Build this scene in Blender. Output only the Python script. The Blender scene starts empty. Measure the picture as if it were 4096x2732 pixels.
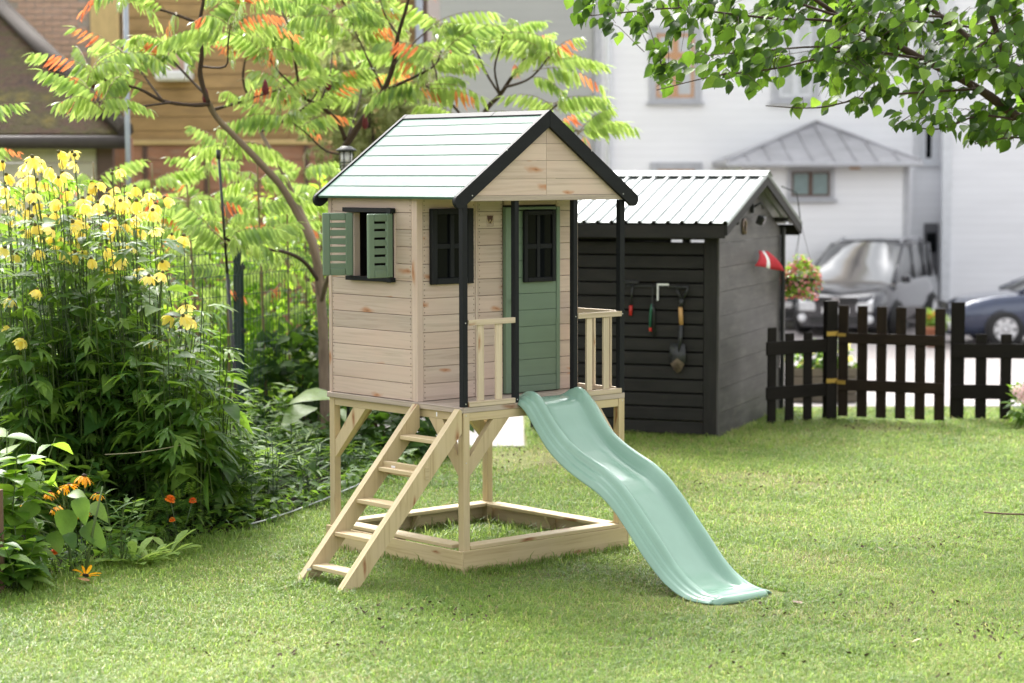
import bpy, math, random
import numpy as np
from mathutils import Vector, Matrix, Euler, Quaternion

R = math.radians
SC = bpy.context.scene
COL = SC.collection
random.seed(7)
NP = np.random.default_rng(11)

# ------------------------------------------------------------------ camera
CAMH, PITCH, ROLL = 2.2341, R(4.434), R(0.11)
cam_d = bpy.data.cameras.new('camera')
cam_d.lens = 76.86
cam_d.sensor_width = 36.0
cam_d.clip_end = 500
cam_d.dof.use_dof = True
cam_d.dof.focus_distance = 12.3
cam_d.dof.aperture_fstop = 2.1
cam = bpy.data.objects.new('camera', cam_d)
COL.objects.link(cam)
cam.matrix_world = Matrix.Translation((0, 0, CAMH)) @ Matrix.Rotation(R(90) - PITCH, 4, 'X') @ Matrix.Rotation(-ROLL, 4, 'Z')
SC.camera = cam

# ------------------------------------------------------------------ world, sun, exposure
SUN_AZ = Vector((-0.30, 0.95))          # horizontal direction towards the sun (behind the playhouse, a little left)
SUN_EL = R(47)
w = bpy.data.worlds.new('World'); SC.world = w; w.use_nodes = True
nt = w.node_tree; nt.nodes.clear()
sky = nt.nodes.new('ShaderNodeTexSky'); sky.sky_type = 'NISHITA'; sky.sun_disc = False
sky.sun_elevation = SUN_EL
sky.sun_rotation = math.atan2(SUN_AZ.x, SUN_AZ.y)
sky.air_density = 1.0; sky.dust_density = 5.0; sky.ozone_density = 1.0
hs = nt.nodes.new('ShaderNodeHueSaturation'); hs.inputs['Saturation'].default_value = 0.12
bg = nt.nodes.new('ShaderNodeBackground'); bg.inputs['Strength'].default_value = 0.15
wo = nt.nodes.new('ShaderNodeOutputWorld')
nt.links.new(sky.outputs[0], hs.inputs['Color']); nt.links.new(hs.outputs[0], bg.inputs[0]); nt.links.new(bg.outputs[0], wo.inputs[0])
sun_d = bpy.data.lights.new('sun', 'SUN'); sun_d.energy = 0.90; sun_d.angle = R(16); sun_d.color = (1.0, 0.95, 0.86)
sun = bpy.data.objects.new('sun', sun_d); COL.objects.link(sun)
sv = Vector((SUN_AZ.x, SUN_AZ.y, 0)).normalized() * math.cos(SUN_EL) + Vector((0, 0, math.sin(SUN_EL)))
sun.rotation_euler = sv.to_track_quat('Z', 'Y').to_euler()
sun.location = (0, 0, 20)
SC.view_settings.view_transform = 'Standard'
SC.view_settings.look = 'None'
SC.view_settings.exposure = 1.97
SC.view_settings.gamma = 1.0
SC.view_settings.use_curve_mapping = False
SC.render.engine = 'CYCLES'
SC.cycles.max_bounces = 7; SC.cycles.diffuse_bounces = 3; SC.cycles.glossy_bounces = 3
SC.cycles.transmission_bounces = 4; SC.cycles.transparent_max_bounces = 6
SC.cycles.caustics_reflective = False; SC.cycles.caustics_refractive = False
SC.cycles.use_denoising = True
SC.cycles.sample_clamp_indirect = 6.0

# ------------------------------------------------------------------ measuring helper: a direction seen in the photo, at a given distance
def at(x, y, Y):
    u, v = x * 1.74224 - 2048, y * 1.74224 - 1366
    c, s = math.cos(PITCH), math.sin(PITCH)
    cr, sr = math.cos(ROLL), math.sin(ROLL)
    u, v = cr * u + sr * v, -sr * u + cr * v
    dx, du = u / 8745.2, -v / 8745.2
    d = Vector((dx, c + s * du, -s + c * du))
    return Vector((0, 0, CAMH)) + d * (Y / d.y)
def on_ground(x, y, z=0.0):
    a = at(x, y, 10.0); d = a - Vector((0, 0, CAMH))
    return Vector((0, 0, CAMH)) + d * ((z - CAMH) / d.z)
def gz(y):                              # the ground: level lawn, the yard beyond the gate falls away
    if y <= 20.6: return 0.0
    if y >= 36: return -0.85
    return -0.85 * (y - 20.6) / 15.4

# ------------------------------------------------------------------ mesh helpers
class MB:
    def __init__(s): s.v = []; s.f = []; s.uv = []; s.m = []; s.sm = []
    def face(s, idx, uv=None, m=0, smooth=False):
        s.f.append(tuple(idx)); s.m.append(m); s.sm.append(smooth)
        s.uv.append(uv if uv else [(s.v[i][0] + s.v[i][2] * .37, s.v[i][1] + s.v[i][2]) for i in idx])
    def box(s, lo, hi, M=None, ch=0.0015, m=0, along=None):
        lo = Vector(lo); hi = Vector(hi)
        lo, hi = Vector([min(a, b) for a, b in zip(lo, hi)]), Vector([max(a, b) for a, b in zip(lo, hi)])
        d = hi - lo; ax = along if along is not None else max(range(3), key=lambda i: d[i])
        others = [i for i in range(3) if i != ax]
        ch = min(ch, min(d) * .3)
        b = len(s.v)
        def put(p):
            q = M @ Vector(p) if M is not None else Vector(p)
            s.v.append(q[:])
        def uvof(p, n):
            o = others[0] if n != others[0] else others[1]
            if n == ax: return (p[others[0]] + 5.3, p[others[1]])
            return (p[ax], p[o] + n * 1.7)
        loc = []
        if ch <= 0:
            for i in range(8):
                loc.append(tuple((hi if i >> k & 1 else lo)[k] for k in range(3)))
            F = [((0, 4, 6, 2), 0), ((1, 3, 7, 5), 0), ((0, 1, 5, 4), 1), ((2, 6, 7, 3), 1), ((0, 2, 3, 1), 2), ((4, 5, 7, 6), 2)]
        else:
            ids = {}
            for i in range(8):
                for n in range(3):      # vertex of the face normal to n at corner i
                    p = []
                    for k in range(3):
                        e = (hi if i >> k & 1 else lo)[k]
                        if k != n: e += -ch if i >> k & 1 else ch
                        p.append(e)
                    ids[i, n] = len(loc); loc.append(tuple(p))
            Q = {(0, 0): (0, 4, 6, 2), (0, 1): (1, 3, 7, 5), (1, 0): (0, 1, 5, 4), (1, 1): (2, 6, 7, 3), (2, 0): (0, 2, 3, 1), (2, 1): (4, 5, 7, 6)}
            F = [(tuple(ids[i, n] for i in q), n) for (n, sd), q in Q.items()]
            for n in range(3):          # edges parallel to axis n
                a, c = [k for k in range(3) if k != n]
                for sa in (0, 1):
                    for sc in (0, 1):
                        i0 = (sa << a) | (sc << c); i1 = i0 | (1 << n)
                        F.append(((ids[i0, a], ids[i1, a], ids[i1, c], ids[i0, c]) if (sa ^ sc) ^ (n == 1) else (ids[i0, c], ids[i1, c], ids[i1, a], ids[i0, a]), a))
            for i in range(8):
                t = (ids[i, 0], ids[i, 1], ids[i, 2])
                F.append((t if bin(i).count('1') % 2 else t[::-1], 0))
        for p in loc: put(p)
        for q, n in F:
            s.face([b + i for i in q], [uvof(loc[i], n) for i in q], m)
        return s
    def prism(s, poly, lo, hi, axis=1, M=None, m=0):      # 2D polygon extruded along axis
        b = len(s.v); n = len(poly)
        o = [k for k in range(3) if k != axis]
        L = []
        for h in (lo, hi):
            for p in poly:
                q = [0, 0, 0]; q[o[0]] = p[0]; q[o[1]] = p[1]; q[axis] = h
                L.append(tuple(q)); s.v.append((M @ Vector(q) if M is not None else Vector(q))[:])
        ex = [max(p[k] for p in poly) - min(p[k] for p in poly) for k in (0, 1)]
        def uv(i):
            p = L[i]
            return (p[o[0]], p[o[1]]) if ex[0] >= ex[1] else (p[o[1]], p[o[0]])
        s.face(list(range(b, b + n)), [uv(i) for i in range(n)], m)
        s.face(list(range(b + 2 * n - 1, b + n - 1, -1)), [uv(i) for i in range(2 * n - 1, n - 1, -1)], m)
        for i in range(n):
            j = (i + 1) % n; q = (i, i + n, j + n, j)
            s.face([b + k for k in q], [(uv(k)[0], L[k][axis] + 3.1) for k in q], m)
        return s
    def tube(s, pts, rad, n=8, m=0, caps=True, smooth=True):
        pts = [Vector(p) for p in pts]
        if not hasattr(rad, '__len__'): rad = [rad] * len(pts)
        b = len(s.v); up = Vector((0.31, 0.17, 0.93)); L = 0; x = None
        for i, p in enumerate(pts):
            t = (pts[min(i + 1, len(pts) - 1)] - pts[max(i - 1, 0)]).normalized()
            if x is None:
                x = t.orthogonal().normalized()
            else:
                x = (x - t * x.dot(t)).normalized()
            y = t.cross(x)
            for k in range(n):
                a = 2 * math.pi * k / n
                s.v.append((p + (x * math.cos(a) + y * math.sin(a)) * rad[i])[:])
        for i in range(len(pts) - 1):
            L1 = L + (pts[i + 1] - pts[i]).length
            for k in range(n):
                k2 = (k + 1) % n
                s.face([b + i * n + k, b + i * n + k2, b + (i + 1) * n + k2, b + (i + 1) * n + k],
                       [(L, k * .02), (L, (k + 1) * .02), (L1, (k + 1) * .02), (L1, k * .02)], m, smooth)
            L = L1
        if caps:
            s.face([b + k for k in range(n)][::-1], None, m); s.face([b + (len(pts) - 1) * n + k for k in range(n)], None, m)
        return s
    def lathe(s, prof, n=16, M=None, m=0, smooth=True, caps=True):
        b = len(s.v)
        for r, z in prof:
            for k in range(n):
                a = 2 * math.pi * k / n
                q = Vector((r * math.cos(a), r * math.sin(a), z))
                s.v.append((M @ q if M is not None else q)[:])
        for i in range(len(prof) - 1):
            for k in range(n):
                k2 = (k + 1) % n
                s.face([b + i * n + k, b + i * n + k2, b + (i + 1) * n + k2, b + (i + 1) * n + k], None, m, smooth)
        if caps: s.face([b + k for k in range(n)][::-1], None, m); s.face([b + (len(prof) - 1) * n + k for k in range(n)], None, m)
        return s
    def quad(s, a, b, c, d, m=0):
        i = len(s.v); s.v += [tuple(a), tuple(b), tuple(c), tuple(d)]; s.face([i, i + 1, i + 2, i + 3], None, m); return s
    def mesh(s, name, mats):
        me = bpy.data.meshes.new(name)
        me.from_pydata(s.v, [], s.f)
        if not isinstance(mats, (list, tuple)): mats = [mats]
        for mt in mats: me.materials.append(mt)
        ul = me.uv_layers.new(name='UVMap')
        flat = [c for f in s.uv for uv in f for c in uv]
        ul.data.foreach_set('uv', flat)
        me.polygons.foreach_set('material_index', s.m)
        me.polygons.foreach_set('use_smooth', s.sm)
        me.update()
        return me
    def build(s, name, mats, parent=None, M=None):
        return link(name, s.mesh(name, mats), parent, M)

def link(name, me, parent=None, M=None):
    o = bpy.data.objects.new(name, me); COL.objects.link(o)
    if parent is not None: o.parent = parent
    if M is not None: o.matrix_basis = M
    return o
def tag(o, label=None, cat=None, group=None, kind=None):
    if label: o['label'] = label
    if cat: o['category'] = cat
    if group: o['group'] = group
    if kind: o['kind'] = kind
    return o
def thing(name, label, cat, loc=(0, 0, 0), rz=0, group=None):
    o = bpy.data.objects.new(name, None); COL.objects.link(o)
    o.empty_display_size = .1; o.location = loc; o.rotation_euler = (0, 0, rz)
    return tag(o, label, cat, group)
def empty_part(name, parent):
    o = bpy.data.objects.new(name, None); COL.objects.link(o); o.parent = parent; o.empty_display_size = .05
    return o
def bx(name, lo, hi, mat, parent, ch=0.0015, M=None, along=None):
    return MB().box(lo, hi, M, ch, 0, along).build(name, mat, parent)

# ------------------------------------------------------------------ materials
def mat(name):
    m = bpy.data.materials.new(name); m.use_nodes = True
    m.node_tree.nodes.clear()
    return m, m.node_tree
def N(t, kind, **kw):
    n = t.nodes.new(kind)
    for k, v in kw.items():
        if k in n.inputs: n.inputs[k].default_value = v
        else: setattr(n, k, v)
    return n
def ramp(t, src, stops, interp='LINEAR'):
    r = t.nodes.new('ShaderNodeValToRGB'); r.color_ramp.interpolation = interp
    e = r.color_ramp.elements
    while len(e) < len(stops): e.new(0.5)
    for el, (p, c) in zip(e, stops):
        el.position = p; el.color = (*c, 1) if len(c) == 3 else c
    t.links.new(src, r.inputs[0]); return r.outputs[0]
def mix(t, fac, a, b, mode='MIX'):
    n = t.nodes.new('ShaderNodeMix'); n.data_type = 'RGBA'; n.blend_type = mode
    for s, v in ((n.inputs[0], fac), (n.inputs[6], a), (n.inputs[7], b)):
        if hasattr(v, 'is_output'): t.links.new(v, s)
        elif hasattr(v, '__len__'): s.default_value = (*v, 1) if len(v) == 3 else v
        else: s.default_value = v
    return n.outputs[2]
def mth(t, op, a, b=None, c=None):
    n = t.nodes.new('ShaderNodeMath'); n.operation = op
    for s, v in zip(n.inputs, (a, b, c)):
        if v is None: continue
        if hasattr(v, 'is_output'): t.links.new(v, s)
        else: s.default_value = v
    return n.outputs[0]
def finish(t, color, rough=0.5, spec=0.5, bump=None, bstr=0.2, bdist=0.002, metal=0.0, coat=0.0, coat_rough=.1, alpha=None):
    p = t.nodes.new('ShaderNodeBsdfPrincipled')
    for k, v in (('Base Color', color), ('Roughness', rough), ('Metallic', metal), ('Specular IOR Level', spec), ('Coat Weight', coat), ('Coat Roughness', coat_rough)):
        if hasattr(v, 'is_output'): t.links.new(v, p.inputs[k])
        elif hasattr(v, '__len__'): p.inputs[k].default_value = (*v, 1)
        else: p.inputs[k].default_value = v
    if bump is not None:
        b = t.nodes.new('ShaderNodeBump'); b.inputs['Strength'].default_value = bstr; b.inputs['Distance'].default_value = bdist
        t.links.new(bump, b.inputs['Height']); t.links.new(b.outputs[0], p.inputs['Normal'])
    o = t.nodes.new('ShaderNodeOutputMaterial'); t.links.new(p.outputs[0], o.inputs[0])
    return p
def tex(t, kind, vec, scale=5, detail=2, rough=.5, dist=0):
    n = t.nodes.new(kind)
    if vec is not None: t.links.new(vec, n.inputs['Vector'])
    n.inputs['Scale'].default_value = scale
    for k, v in (('Detail', detail), ('Roughness', rough), ('Distortion', dist)):
        if k in n.inputs: n.inputs[k].default_value = v
    return n
def mapped(t, src, scale=(1, 1, 1), rnd=True):
    mp = t.nodes.new('ShaderNodeMapping'); mp.inputs['Scale'].default_value = scale
    t.links.new(src, mp.inputs['Vector'])
    if rnd:
        oi = t.nodes.new('ShaderNodeObjectInfo')
        cb = t.nodes.new('ShaderNodeCombineXYZ')
        for i, k in enumerate((97.0, 53.0, 31.0)):
            t.links.new(mth(t, 'MULTIPLY', oi.outputs['Random'], k), cb.inputs[i])
        t.links.new(cb.outputs[0], mp.inputs['Location'])
    return mp.outputs[0]

def wood(name, base, dark, knot, tint=(.86, 1.07), pink=None, rough=.6, knots=.62, kscale=(2.6, 9), bump=.25, coat=0.0):
    m, t = mat(name)
    uv = t.nodes.new('ShaderNodeUVMap').outputs[0]
    oi = t.nodes.new('ShaderNodeObjectInfo')
    g = tex(t, 'ShaderNodeTexNoise', mapped(t, uv, (1.3, 38, 1)), 1.0, 5, .62, .9)
    g2 = tex(t, 'ShaderNodeTexNoise', mapped(t, uv, (.5, 9, 1)), 1.0, 3, .5, 1.6)
    blotch = tex(t, 'ShaderNodeTexNoise', mapped(t, uv, (2.5, 4, 1)), 1.0, 3, .55)
    c = ramp(t, g.outputs[0], [(.34, dark), (.5, base), (.72, tuple(min(1, x * 1.08) for x in base))])
    c = mix(t, mth(t, 'MULTIPLY', ramp(t, g2.outputs[0], [(.45, (0, 0, 0)), (.62, (1, 1, 1))]), .30), c, dark)
    if pink:
        c = mix(t, mth(t, 'MULTIPLY', ramp(t, blotch.outputs[0], [(.42, (0, 0, 0)), (.66, (1, 1, 1))]), .55), c, pink)
    if pink: c = mix(t, mth(t, 'MULTIPLY', mth(t, 'FRACT', mth(t, 'MULTIPLY', oi.outputs['Random'], 7.31)), .5), c, pink)
    v = t.nodes.new('ShaderNodeTexVoronoi'); v.voronoi_dimensions = '2D'; v.inputs['Scale'].default_value = 1.0; v.inputs['Randomness'].default_value = .9
    wn = tex(t, 'ShaderNodeTexNoise', mapped(t, uv, (5, 9, 1)), 1.5, 2)
    av = t.nodes.new('ShaderNodeVectorMath'); av.operation = 'MULTIPLY_ADD'
    t.links.new(wn.outputs['Color'], av.inputs[0]); av.inputs[1].default_value = (.42, .50, 0); t.links.new(mapped(t, uv, (*kscale, 1)), av.inputs[2])
    t.links.new(av.outputs[0], v.inputs['Vector'])
    sel = t.nodes.new('ShaderNodeSeparateColor'); t.links.new(v.outputs['Color'], sel.inputs[0])
    on = mth(t, 'GREATER_THAN', sel.outputs[0], knots)
    size = mth(t, 'MULTIPLY_ADD', sel.outputs[1], .13, .11)
    k = mth(t, 'DIVIDE', v.outputs['Distance'], size)
    kf = ramp(t, k, [(.30, (1, 1, 1)), (.62, (.45, .45, .45)), (1.0, (0, 0, 0))])
    kf2 = ramp(t, k, [(.05, (1, 1, 1)), (.24, (0, 0, 0))])
    c = mix(t, mth(t, 'MULTIPLY', mth(t, 'MULTIPLY', kf, on), .9), c, knot)
    c = mix(t, mth(t, 'MULTIPLY', mth(t, 'MULTIPLY', kf2, on), .6), c, tuple(x * .35 for x in knot))
    f = mth(t, 'MULTIPLY_ADD', oi.outputs['Random'], tint[1] - tint[0], tint[0])
    cb = t.nodes.new('ShaderNodeCombineColor')
    for i in range(3): t.links.new(f, cb.inputs[i])
    c = mix(t, 1.0, c, cb.outputs[0], 'MULTIPLY')
    finish(t, c, rough, .35, g.outputs[0], bump, .002, coat=coat)
    return m
def painted(name, base, var=.12, rough=.5, spec=.4, grain=.25, coat=0.0, stretch=(2, 30, 1), wear=None, coat_rough=.15):
    m, t = mat(name)
    uv = t.nodes.new('ShaderNodeUVMap').outputs[0]
    g = tex(t, 'ShaderNodeTexNoise', mapped(t, uv, stretch), 1.0, 4, .6, .6)
    b = tex(t, 'ShaderNodeTexNoise', mapped(t, uv, (2, 3, 1)), 1.5, 3, .6)
    lo = tuple(x * (1 - var) for x in base); hi = tuple(min(1, x * (1 + var)) for x in base)
    c = mix(t, .5, ramp(t, g.outputs[0], [(.3, lo), (.7, hi)]), ramp(t, b.outputs[0], [(.3, lo), (.7, hi)]))
    if wear:
        wv = tex(t, 'ShaderNodeTexNoise', mapped(t, uv, (1.5, 6, 1)), 2.0, 5, .7)
        c = mix(t, ramp(t, wv.outputs[0], [(.5, (0, 0, 0)), (.75, (.8, .8, .8))]), c, wear)
    finish(t, c, rough, spec, g.outputs[0], grain, .0015, coat=coat, coat_rough=coat_rough)
    return m
def plain(name, base, rough=.5, spec=.5, metal=0.0, coat=0.0, noise=.08, nscale=9):
    m, t = mat(name)
    tc = t.nodes.new('ShaderNodeTexCoord').outputs['Object']
    n = tex(t, 'ShaderNodeTexNoise', tc, nscale, 3, .6)
    c = ramp(t, n.outputs[0], [(.3, tuple(x * (1 - noise) for x in base)), (.7, tuple(min(1, x * (1 + noise)) for x in base))])
    finish(t, c, rough, spec, metal=metal, coat=coat)
    return m
def glass(name, tint=(.006, .007, .008), rough=.05, spec=.05):
    m, t = mat(name); finish(t, tint, rough, spec); return m
def leafmat(name, stops, trans=(.28, .42, .03), tr=.45, rough=.38, spec=.5, tmix=.55, tval=1.35):
    """leaf: diffuse top, light let through, wet sheen; colour differs from leaf to leaf"""
    m, t = mat(name)
    oi = t.nodes.new('ShaderNodeObjectInfo')
    a = t.nodes.new('ShaderNodeAttribute'); a.attribute_name = 'rnd'
    v = mth(t, 'FRACT', mth(t, 'ADD', mth(t, 'MULTIPLY', oi.outputs['Random'], .999), a.outputs['Fac']))
    c = ramp(t, v, stops)
    tc = t.nodes.new('ShaderNodeTexCoord').outputs['Object']
    n = tex(t, 'ShaderNodeTexNoise', tc, 14, 3, .6)
    c = mix(t, .35, c, ramp(t, n.outputs[0], [(.3, (.25, .25, .25)), (.7, (.9, .9, .9))]), 'OVERLAY')
    p = t.nodes.new('ShaderNodeBsdfPrincipled')
    t.links.new(c, p.inputs['Base Color']); p.inputs['Roughness'].default_value = rough; p.inputs['Specular IOR Level'].default_value = spec
    tl = t.nodes.new('ShaderNodeBsdfTranslucent')
    tcol = mix(t, tmix, c, trans)
    hsn = t.nodes.new('ShaderNodeHueSaturation'); hsn.inputs['Value'].default_value = tval; t.links.new(tcol, hsn.inputs['Color'])
    t.links.new(hsn.outputs[0], tl.inputs[0])
    mx = t.nodes.new('ShaderNodeMixShader'); mx.inputs[0].default_value = tr
    t.links.new(p.outputs[0], mx.inputs[1]); t.links.new(tl.outputs[0], mx.inputs[2])
    o = t.nodes.new('ShaderNodeOutputMaterial'); t.links.new(mx.outputs[0], o.inputs[0])
    return m

M_siding = wood('whitewashed_pine', (.515, .42, .35), (.385, .31, .25), (.42, .20, .10), pink=(.55, .40, .33), knots=.76, kscale=(2.6, 9))
M_pine = wood('fresh_pine', (.52, .415, .235), (.40, .30, .155), (.30, .14, .06), pink=(.55, .44, .28), knots=.70, tint=(.9, 1.07), kscale=(3.0, 11))
M_deck = wood('grey_pine', (.44, .36, .295), (.30, .245, .20), (.25, .13, .07), knots=.7)
M_rail = wood('rail_pine', (.58, .47, .34), (.43, .34, .23), (.33, .16, .08), knots=.6)
M_char = painted('charcoal_paint', (.0105, .0115, .0135), .3, .55, .16, .35)
M_green = painted('green_paint', (.135, .192, .132), .08, .48, .4, .2)
M_roofp = painted('roof_green', (.08, .15, .12), .10, .55, .15, .12, coat=.02, coat_rough=.45)
M_slide = plain('slide_plastic', (.215, .355, .275), .20, .5, noise=.05, nscale=4)
def beads():
    t = M_roofp.node_tree; p = t.nodes['Principled BSDF']; bmp = [n for n in t.nodes if n.type == 'BUMP'][0]
    tc = t.nodes.new('ShaderNodeTexCoord').outputs['Object']
    v = t.nodes.new('ShaderNodeTexVoronoi'); v.inputs['Scale'].default_value = 95; t.links.new(tc, v.inputs['Vector'])
    n = tex(t, 'ShaderNodeTexNoise', tc, 9, 3, .6)
    d = ramp(t, mth(t, 'ADD', v.outputs['Distance'], mth(t, 'MULTIPLY', n.outputs[0], .5)), [(.36, (1, 1, 1)), (.50, (0, 0, 0))])
    b = t.nodes.new('ShaderNodeBump'); b.inputs['Strength'].default_value = .7; b.inputs['Distance'].default_value = .004
    t.links.new(d, b.inputs['Height']); t.links.new(bmp.outputs[0], b.inputs['Normal']); t.links.new(b.outputs[0], p.inputs['Normal'])
    src = p.inputs['Base Color'].links[0].from_socket
    t.links.new(mix(t, ramp(t, n.outputs[0], [(.35, (0, 0, 0)), (.7, (.35, .35, .35))]), src, (.10, .19, .15)), p.inputs['Base Color'])
beads()
M_nail = plain('nail_steel', (.09, .08, .075), .5, .5, .6)
M_screw = plain('screw_zinc', (.55, .55, .56), .35, .5, .8)
M_sticker = plain('white_sticker', (.78, .78, .80), .5)
M_knob = plain('beech_knob', (.62, .40, .18), .45)
M_dark = plain('blackout_lining', (.03, .028, .025), .9)
M_glass = glass('window_glass')
M_logo = plain('logo_brown', (.075, .025, .018), .6)
M_logol = plain('logo_wood', (.45, .34, .19), .6)
M_black = plain('black_metal', (.016, .017, .018), .42, .5)
M_shed = painted('shed_stain', (.024, .0228, .0215), .35, .6, .16, .4, wear=(.034, .030, .027), stretch=(1.5, 22, 1))
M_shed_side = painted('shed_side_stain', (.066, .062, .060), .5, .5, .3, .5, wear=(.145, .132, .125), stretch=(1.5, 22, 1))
M_fence = painted('fence_stain', (.010, .0078, .0065), .4, .6, .14, .4, stretch=(1.5, 22, 1))
M_gate = painted('gate_stain', (.020, .0132, .0088), .45, .6, .14, .4, wear=(.032, .020, .011), stretch=(1.5, 22, 1))
M_zinc = plain('zinc_roof', (.34, .365, .365), .5, .4, .25, noise=.1, nscale=3)
M_fpost = plain('green_post', (.003, .022, .019), .4, .5)
M_wire = plain('green_wire', (.006, .035, .028), .45)
M_red = plain('red_cloth', (.50, .022, .035), .8)
M_white = plain('white_cloth', (.80, .79, .78), .8)
M_whitep = plain('white_plastic', (.75, .75, .73), .5)
M_terra = plain('terracotta', (.40, .16, .085), .8)
M_bark = painted('sumac_bark', (.21, .155, .115), .4, .8, .2, .8, stretch=(5, 40, 1))
M_barkd = painted('dark_bark', (.065, .042, .033), .35, .75, .25, .8, stretch=(5, 40, 1))
M_twig = plain('twig', (.10, .05, .035), .8)
M_stem = plain('green_stem', (.085, .13, .035), .6, noise=.2)
M_stemd = plain('dark_stem', (.05, .085, .03), .6, noise=.2)
M_petal = leafmat('yellow_petal', [(0, (.90, .72, .14)), (1, (.92, .82, .32))], (.95, .84, .28), .50, .55, .3)
M_petalo = leafmat('orange_petal', [(0, (.72, .27, .01)), (1, (.82, .42, .02))], (.85, .4, .02), .3, .55, .3)
M_cone = plain('flower_cone', (.085, .075, .018), .8, noise=.3, nscale=60)
M_darkcone = plain('dark_cone', (.03, .015, .01), .8)
M_mari = leafmat('marigold_petal', [(0, (.55, .06, .01)), (.6, (.75, .17, .01)), (1, (.85, .33, .02))], (.8, .25, .02), .2, .6, .3)
M_pink = leafmat('pink_petal', [(0, (.62, .10, .14)), (.5, (.72, .26, .24)), (1, (.80, .42, .42))], (.8, .3, .3), .25, .6, .3)
M_hyd = leafmat('hydrangea_petal', [(0, (.66, .44, .55)), (1, (.78, .58, .50))], (.8, .6, .6), .25, .6, .3)
M_leafsum = leafmat('sumac_leaflet', [(0, (.06, .125, .05)), (.2, (.105, .185, .06)), (.45, (.21, .29, .085)), (1, (.23, .30, .09))], (.46, .60, .12), .53, .32, .6, .5, 1.5)
M_leafred = leafmat('sumac_red_leaflet', [(0, (.30, .045, .03)), (.25, (.52, .13, .05)), (1, (.62, .30, .10))], (.82, .28, .09), .5, .4, .5)
M_rachis = plain('sumac_rachis', (.22, .16, .07), .6)
M_leaftree = leafmat('tree_leaf', [(0, (.010, .028, .008)), (.45, (.028, .068, .012)), (.8, (.09, .17, .02)), (1, (.20, .30, .04))], (.20, .36, .02), .42, .45, .25, .3, 1.45)
M_leafcone = leafmat('coneflower_leaf', [(0, (.03, .08, .020)), (.6, (.075, .155, .030)), (1, (.16, .255, .05))], (.32, .52, .04), .46, .42, .30)
M_leafbright = leafmat('bright_leaf', [(0, (.08, .17, .025)), (1, (.19, .30, .045))], (.42, .62, .05), .5, .4, .5)
M_leafpale = leafmat('pale_leaf', [(0, (.20, .32, .08)), (1, (.32, .43, .12))], (.5, .66, .12), .4, .5, .4)
M_leafdark = leafmat('dark_leaf', [(0, (.012, .034, .009)), (1, (.045, .095, .018))], (.14, .28, .02), .30, .6, .10)
M_leafshrub = leafmat('shrub_leaf', [(0, (.045, .10, .016)), (.5, (.10, .19, .025)), (1, (.22, .32, .04))], (.45, .66, .05), .58, .4, .45, .55, 1.6)
M_leafgrey = leafmat('olive_leaf', [(0, (.14, .16, .06)), (1, (.28, .29, .14))], (.4, .46, .16), .5, .6, .3)
M_fruit = plain('sumac_fruit', (.12, .012, .018), .8, noise=.3, nscale=40)

# lawn blades
def grassmat():
    m, t = mat('grass_blade')
    a = t.nodes.new('ShaderNodeAttribute'); a.attribute_name = 'rnd'
    d = t.nodes.new('ShaderNodeAttribute'); d.attribute_name = 'dry'
    c = ramp(t, a.outputs['Fac'], [(0, (.078, .145, .024)), (.45, (.172, .262, .048)), (.8, (.29, .355, .09)), (1, (.40, .42, .17))])
    c = mix(t, d.outputs['Fac'], c, ramp(t, a.outputs['Fac'], [(0, (.20, .21, .07)), (.6, (.34, .30, .14)), (1, (.42, .34, .19))]))
    p = t.nodes.new('ShaderNodeBsdfPrincipled'); t.links.new(c, p.inputs['Base Color']); p.inputs['Roughness'].default_value = .42; p.inputs['Specular IOR Level'].default_value = .42
    tl = t.nodes.new('ShaderNodeBsdfTranslucent')
    hsn = t.nodes.new('ShaderNodeHueSaturation'); hsn.inputs['Value'].default_value = 2.1; t.links.new(c, hsn.inputs['Color']); t.links.new(hsn.outputs[0], tl.inputs[0])
    mx = t.nodes.new('ShaderNodeMixShader'); mx.inputs[0].default_value = .45
    t.links.new(p.outputs[0], mx.inputs[1]); t.links.new(tl.outputs[0], mx.inputs[2])
    o = t.nodes.new('ShaderNodeOutputMaterial'); t.links.new(mx.outputs[0], o.inputs[0])
    return m
M_grass = grassmat()
def groundmat():
    m, t = mat('lawn_ground')
    tc = t.nodes.new('ShaderNodeTexCoord').outputs['Object']
    a = tex(t, 'ShaderNodeTexNoise', tc, 1.3, 5, .65); b = tex(t, 'ShaderNodeTexNoise', tc, 22, 4, .7); e = tex(t, 'ShaderNodeTexNoise', tc, 140, 3, .7)
    c = ramp(t, b.outputs[0], [(.3, (.10, .12, .04)), (.5, (.19, .21, .07)), (.72, (.30, .29, .12))])
    c = mix(t, ramp(t, a.outputs[0], [(.5, (0, 0, 0)), (.68, (.7, .7, .7))]), c, (.15, .115, .07))
    c = mix(t, .5, c, ramp(t, e.outputs[0], [(.3, (.2, .2, .2)), (.7, (.85, .85, .85))]), 'OVERLAY')
    finish(t, c, .9, .2, e.outputs[0], .6, .02); return m
M_ground = groundmat()
def soilmat():
    m, t = mat('bed_soil')
    tc = t.nodes.new('ShaderNodeTexCoord').outputs['Object']
    b = tex(t, 'ShaderNodeTexNoise', tc, 35, 5, .7)
    finish(t, ramp(t, b.outputs[0], [(.3, (.012, .010, .008)), (.7, (.05, .038, .026))]), .95, .2, b.outputs[0], .8, .03); return m
M_soil = soilmat()
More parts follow.
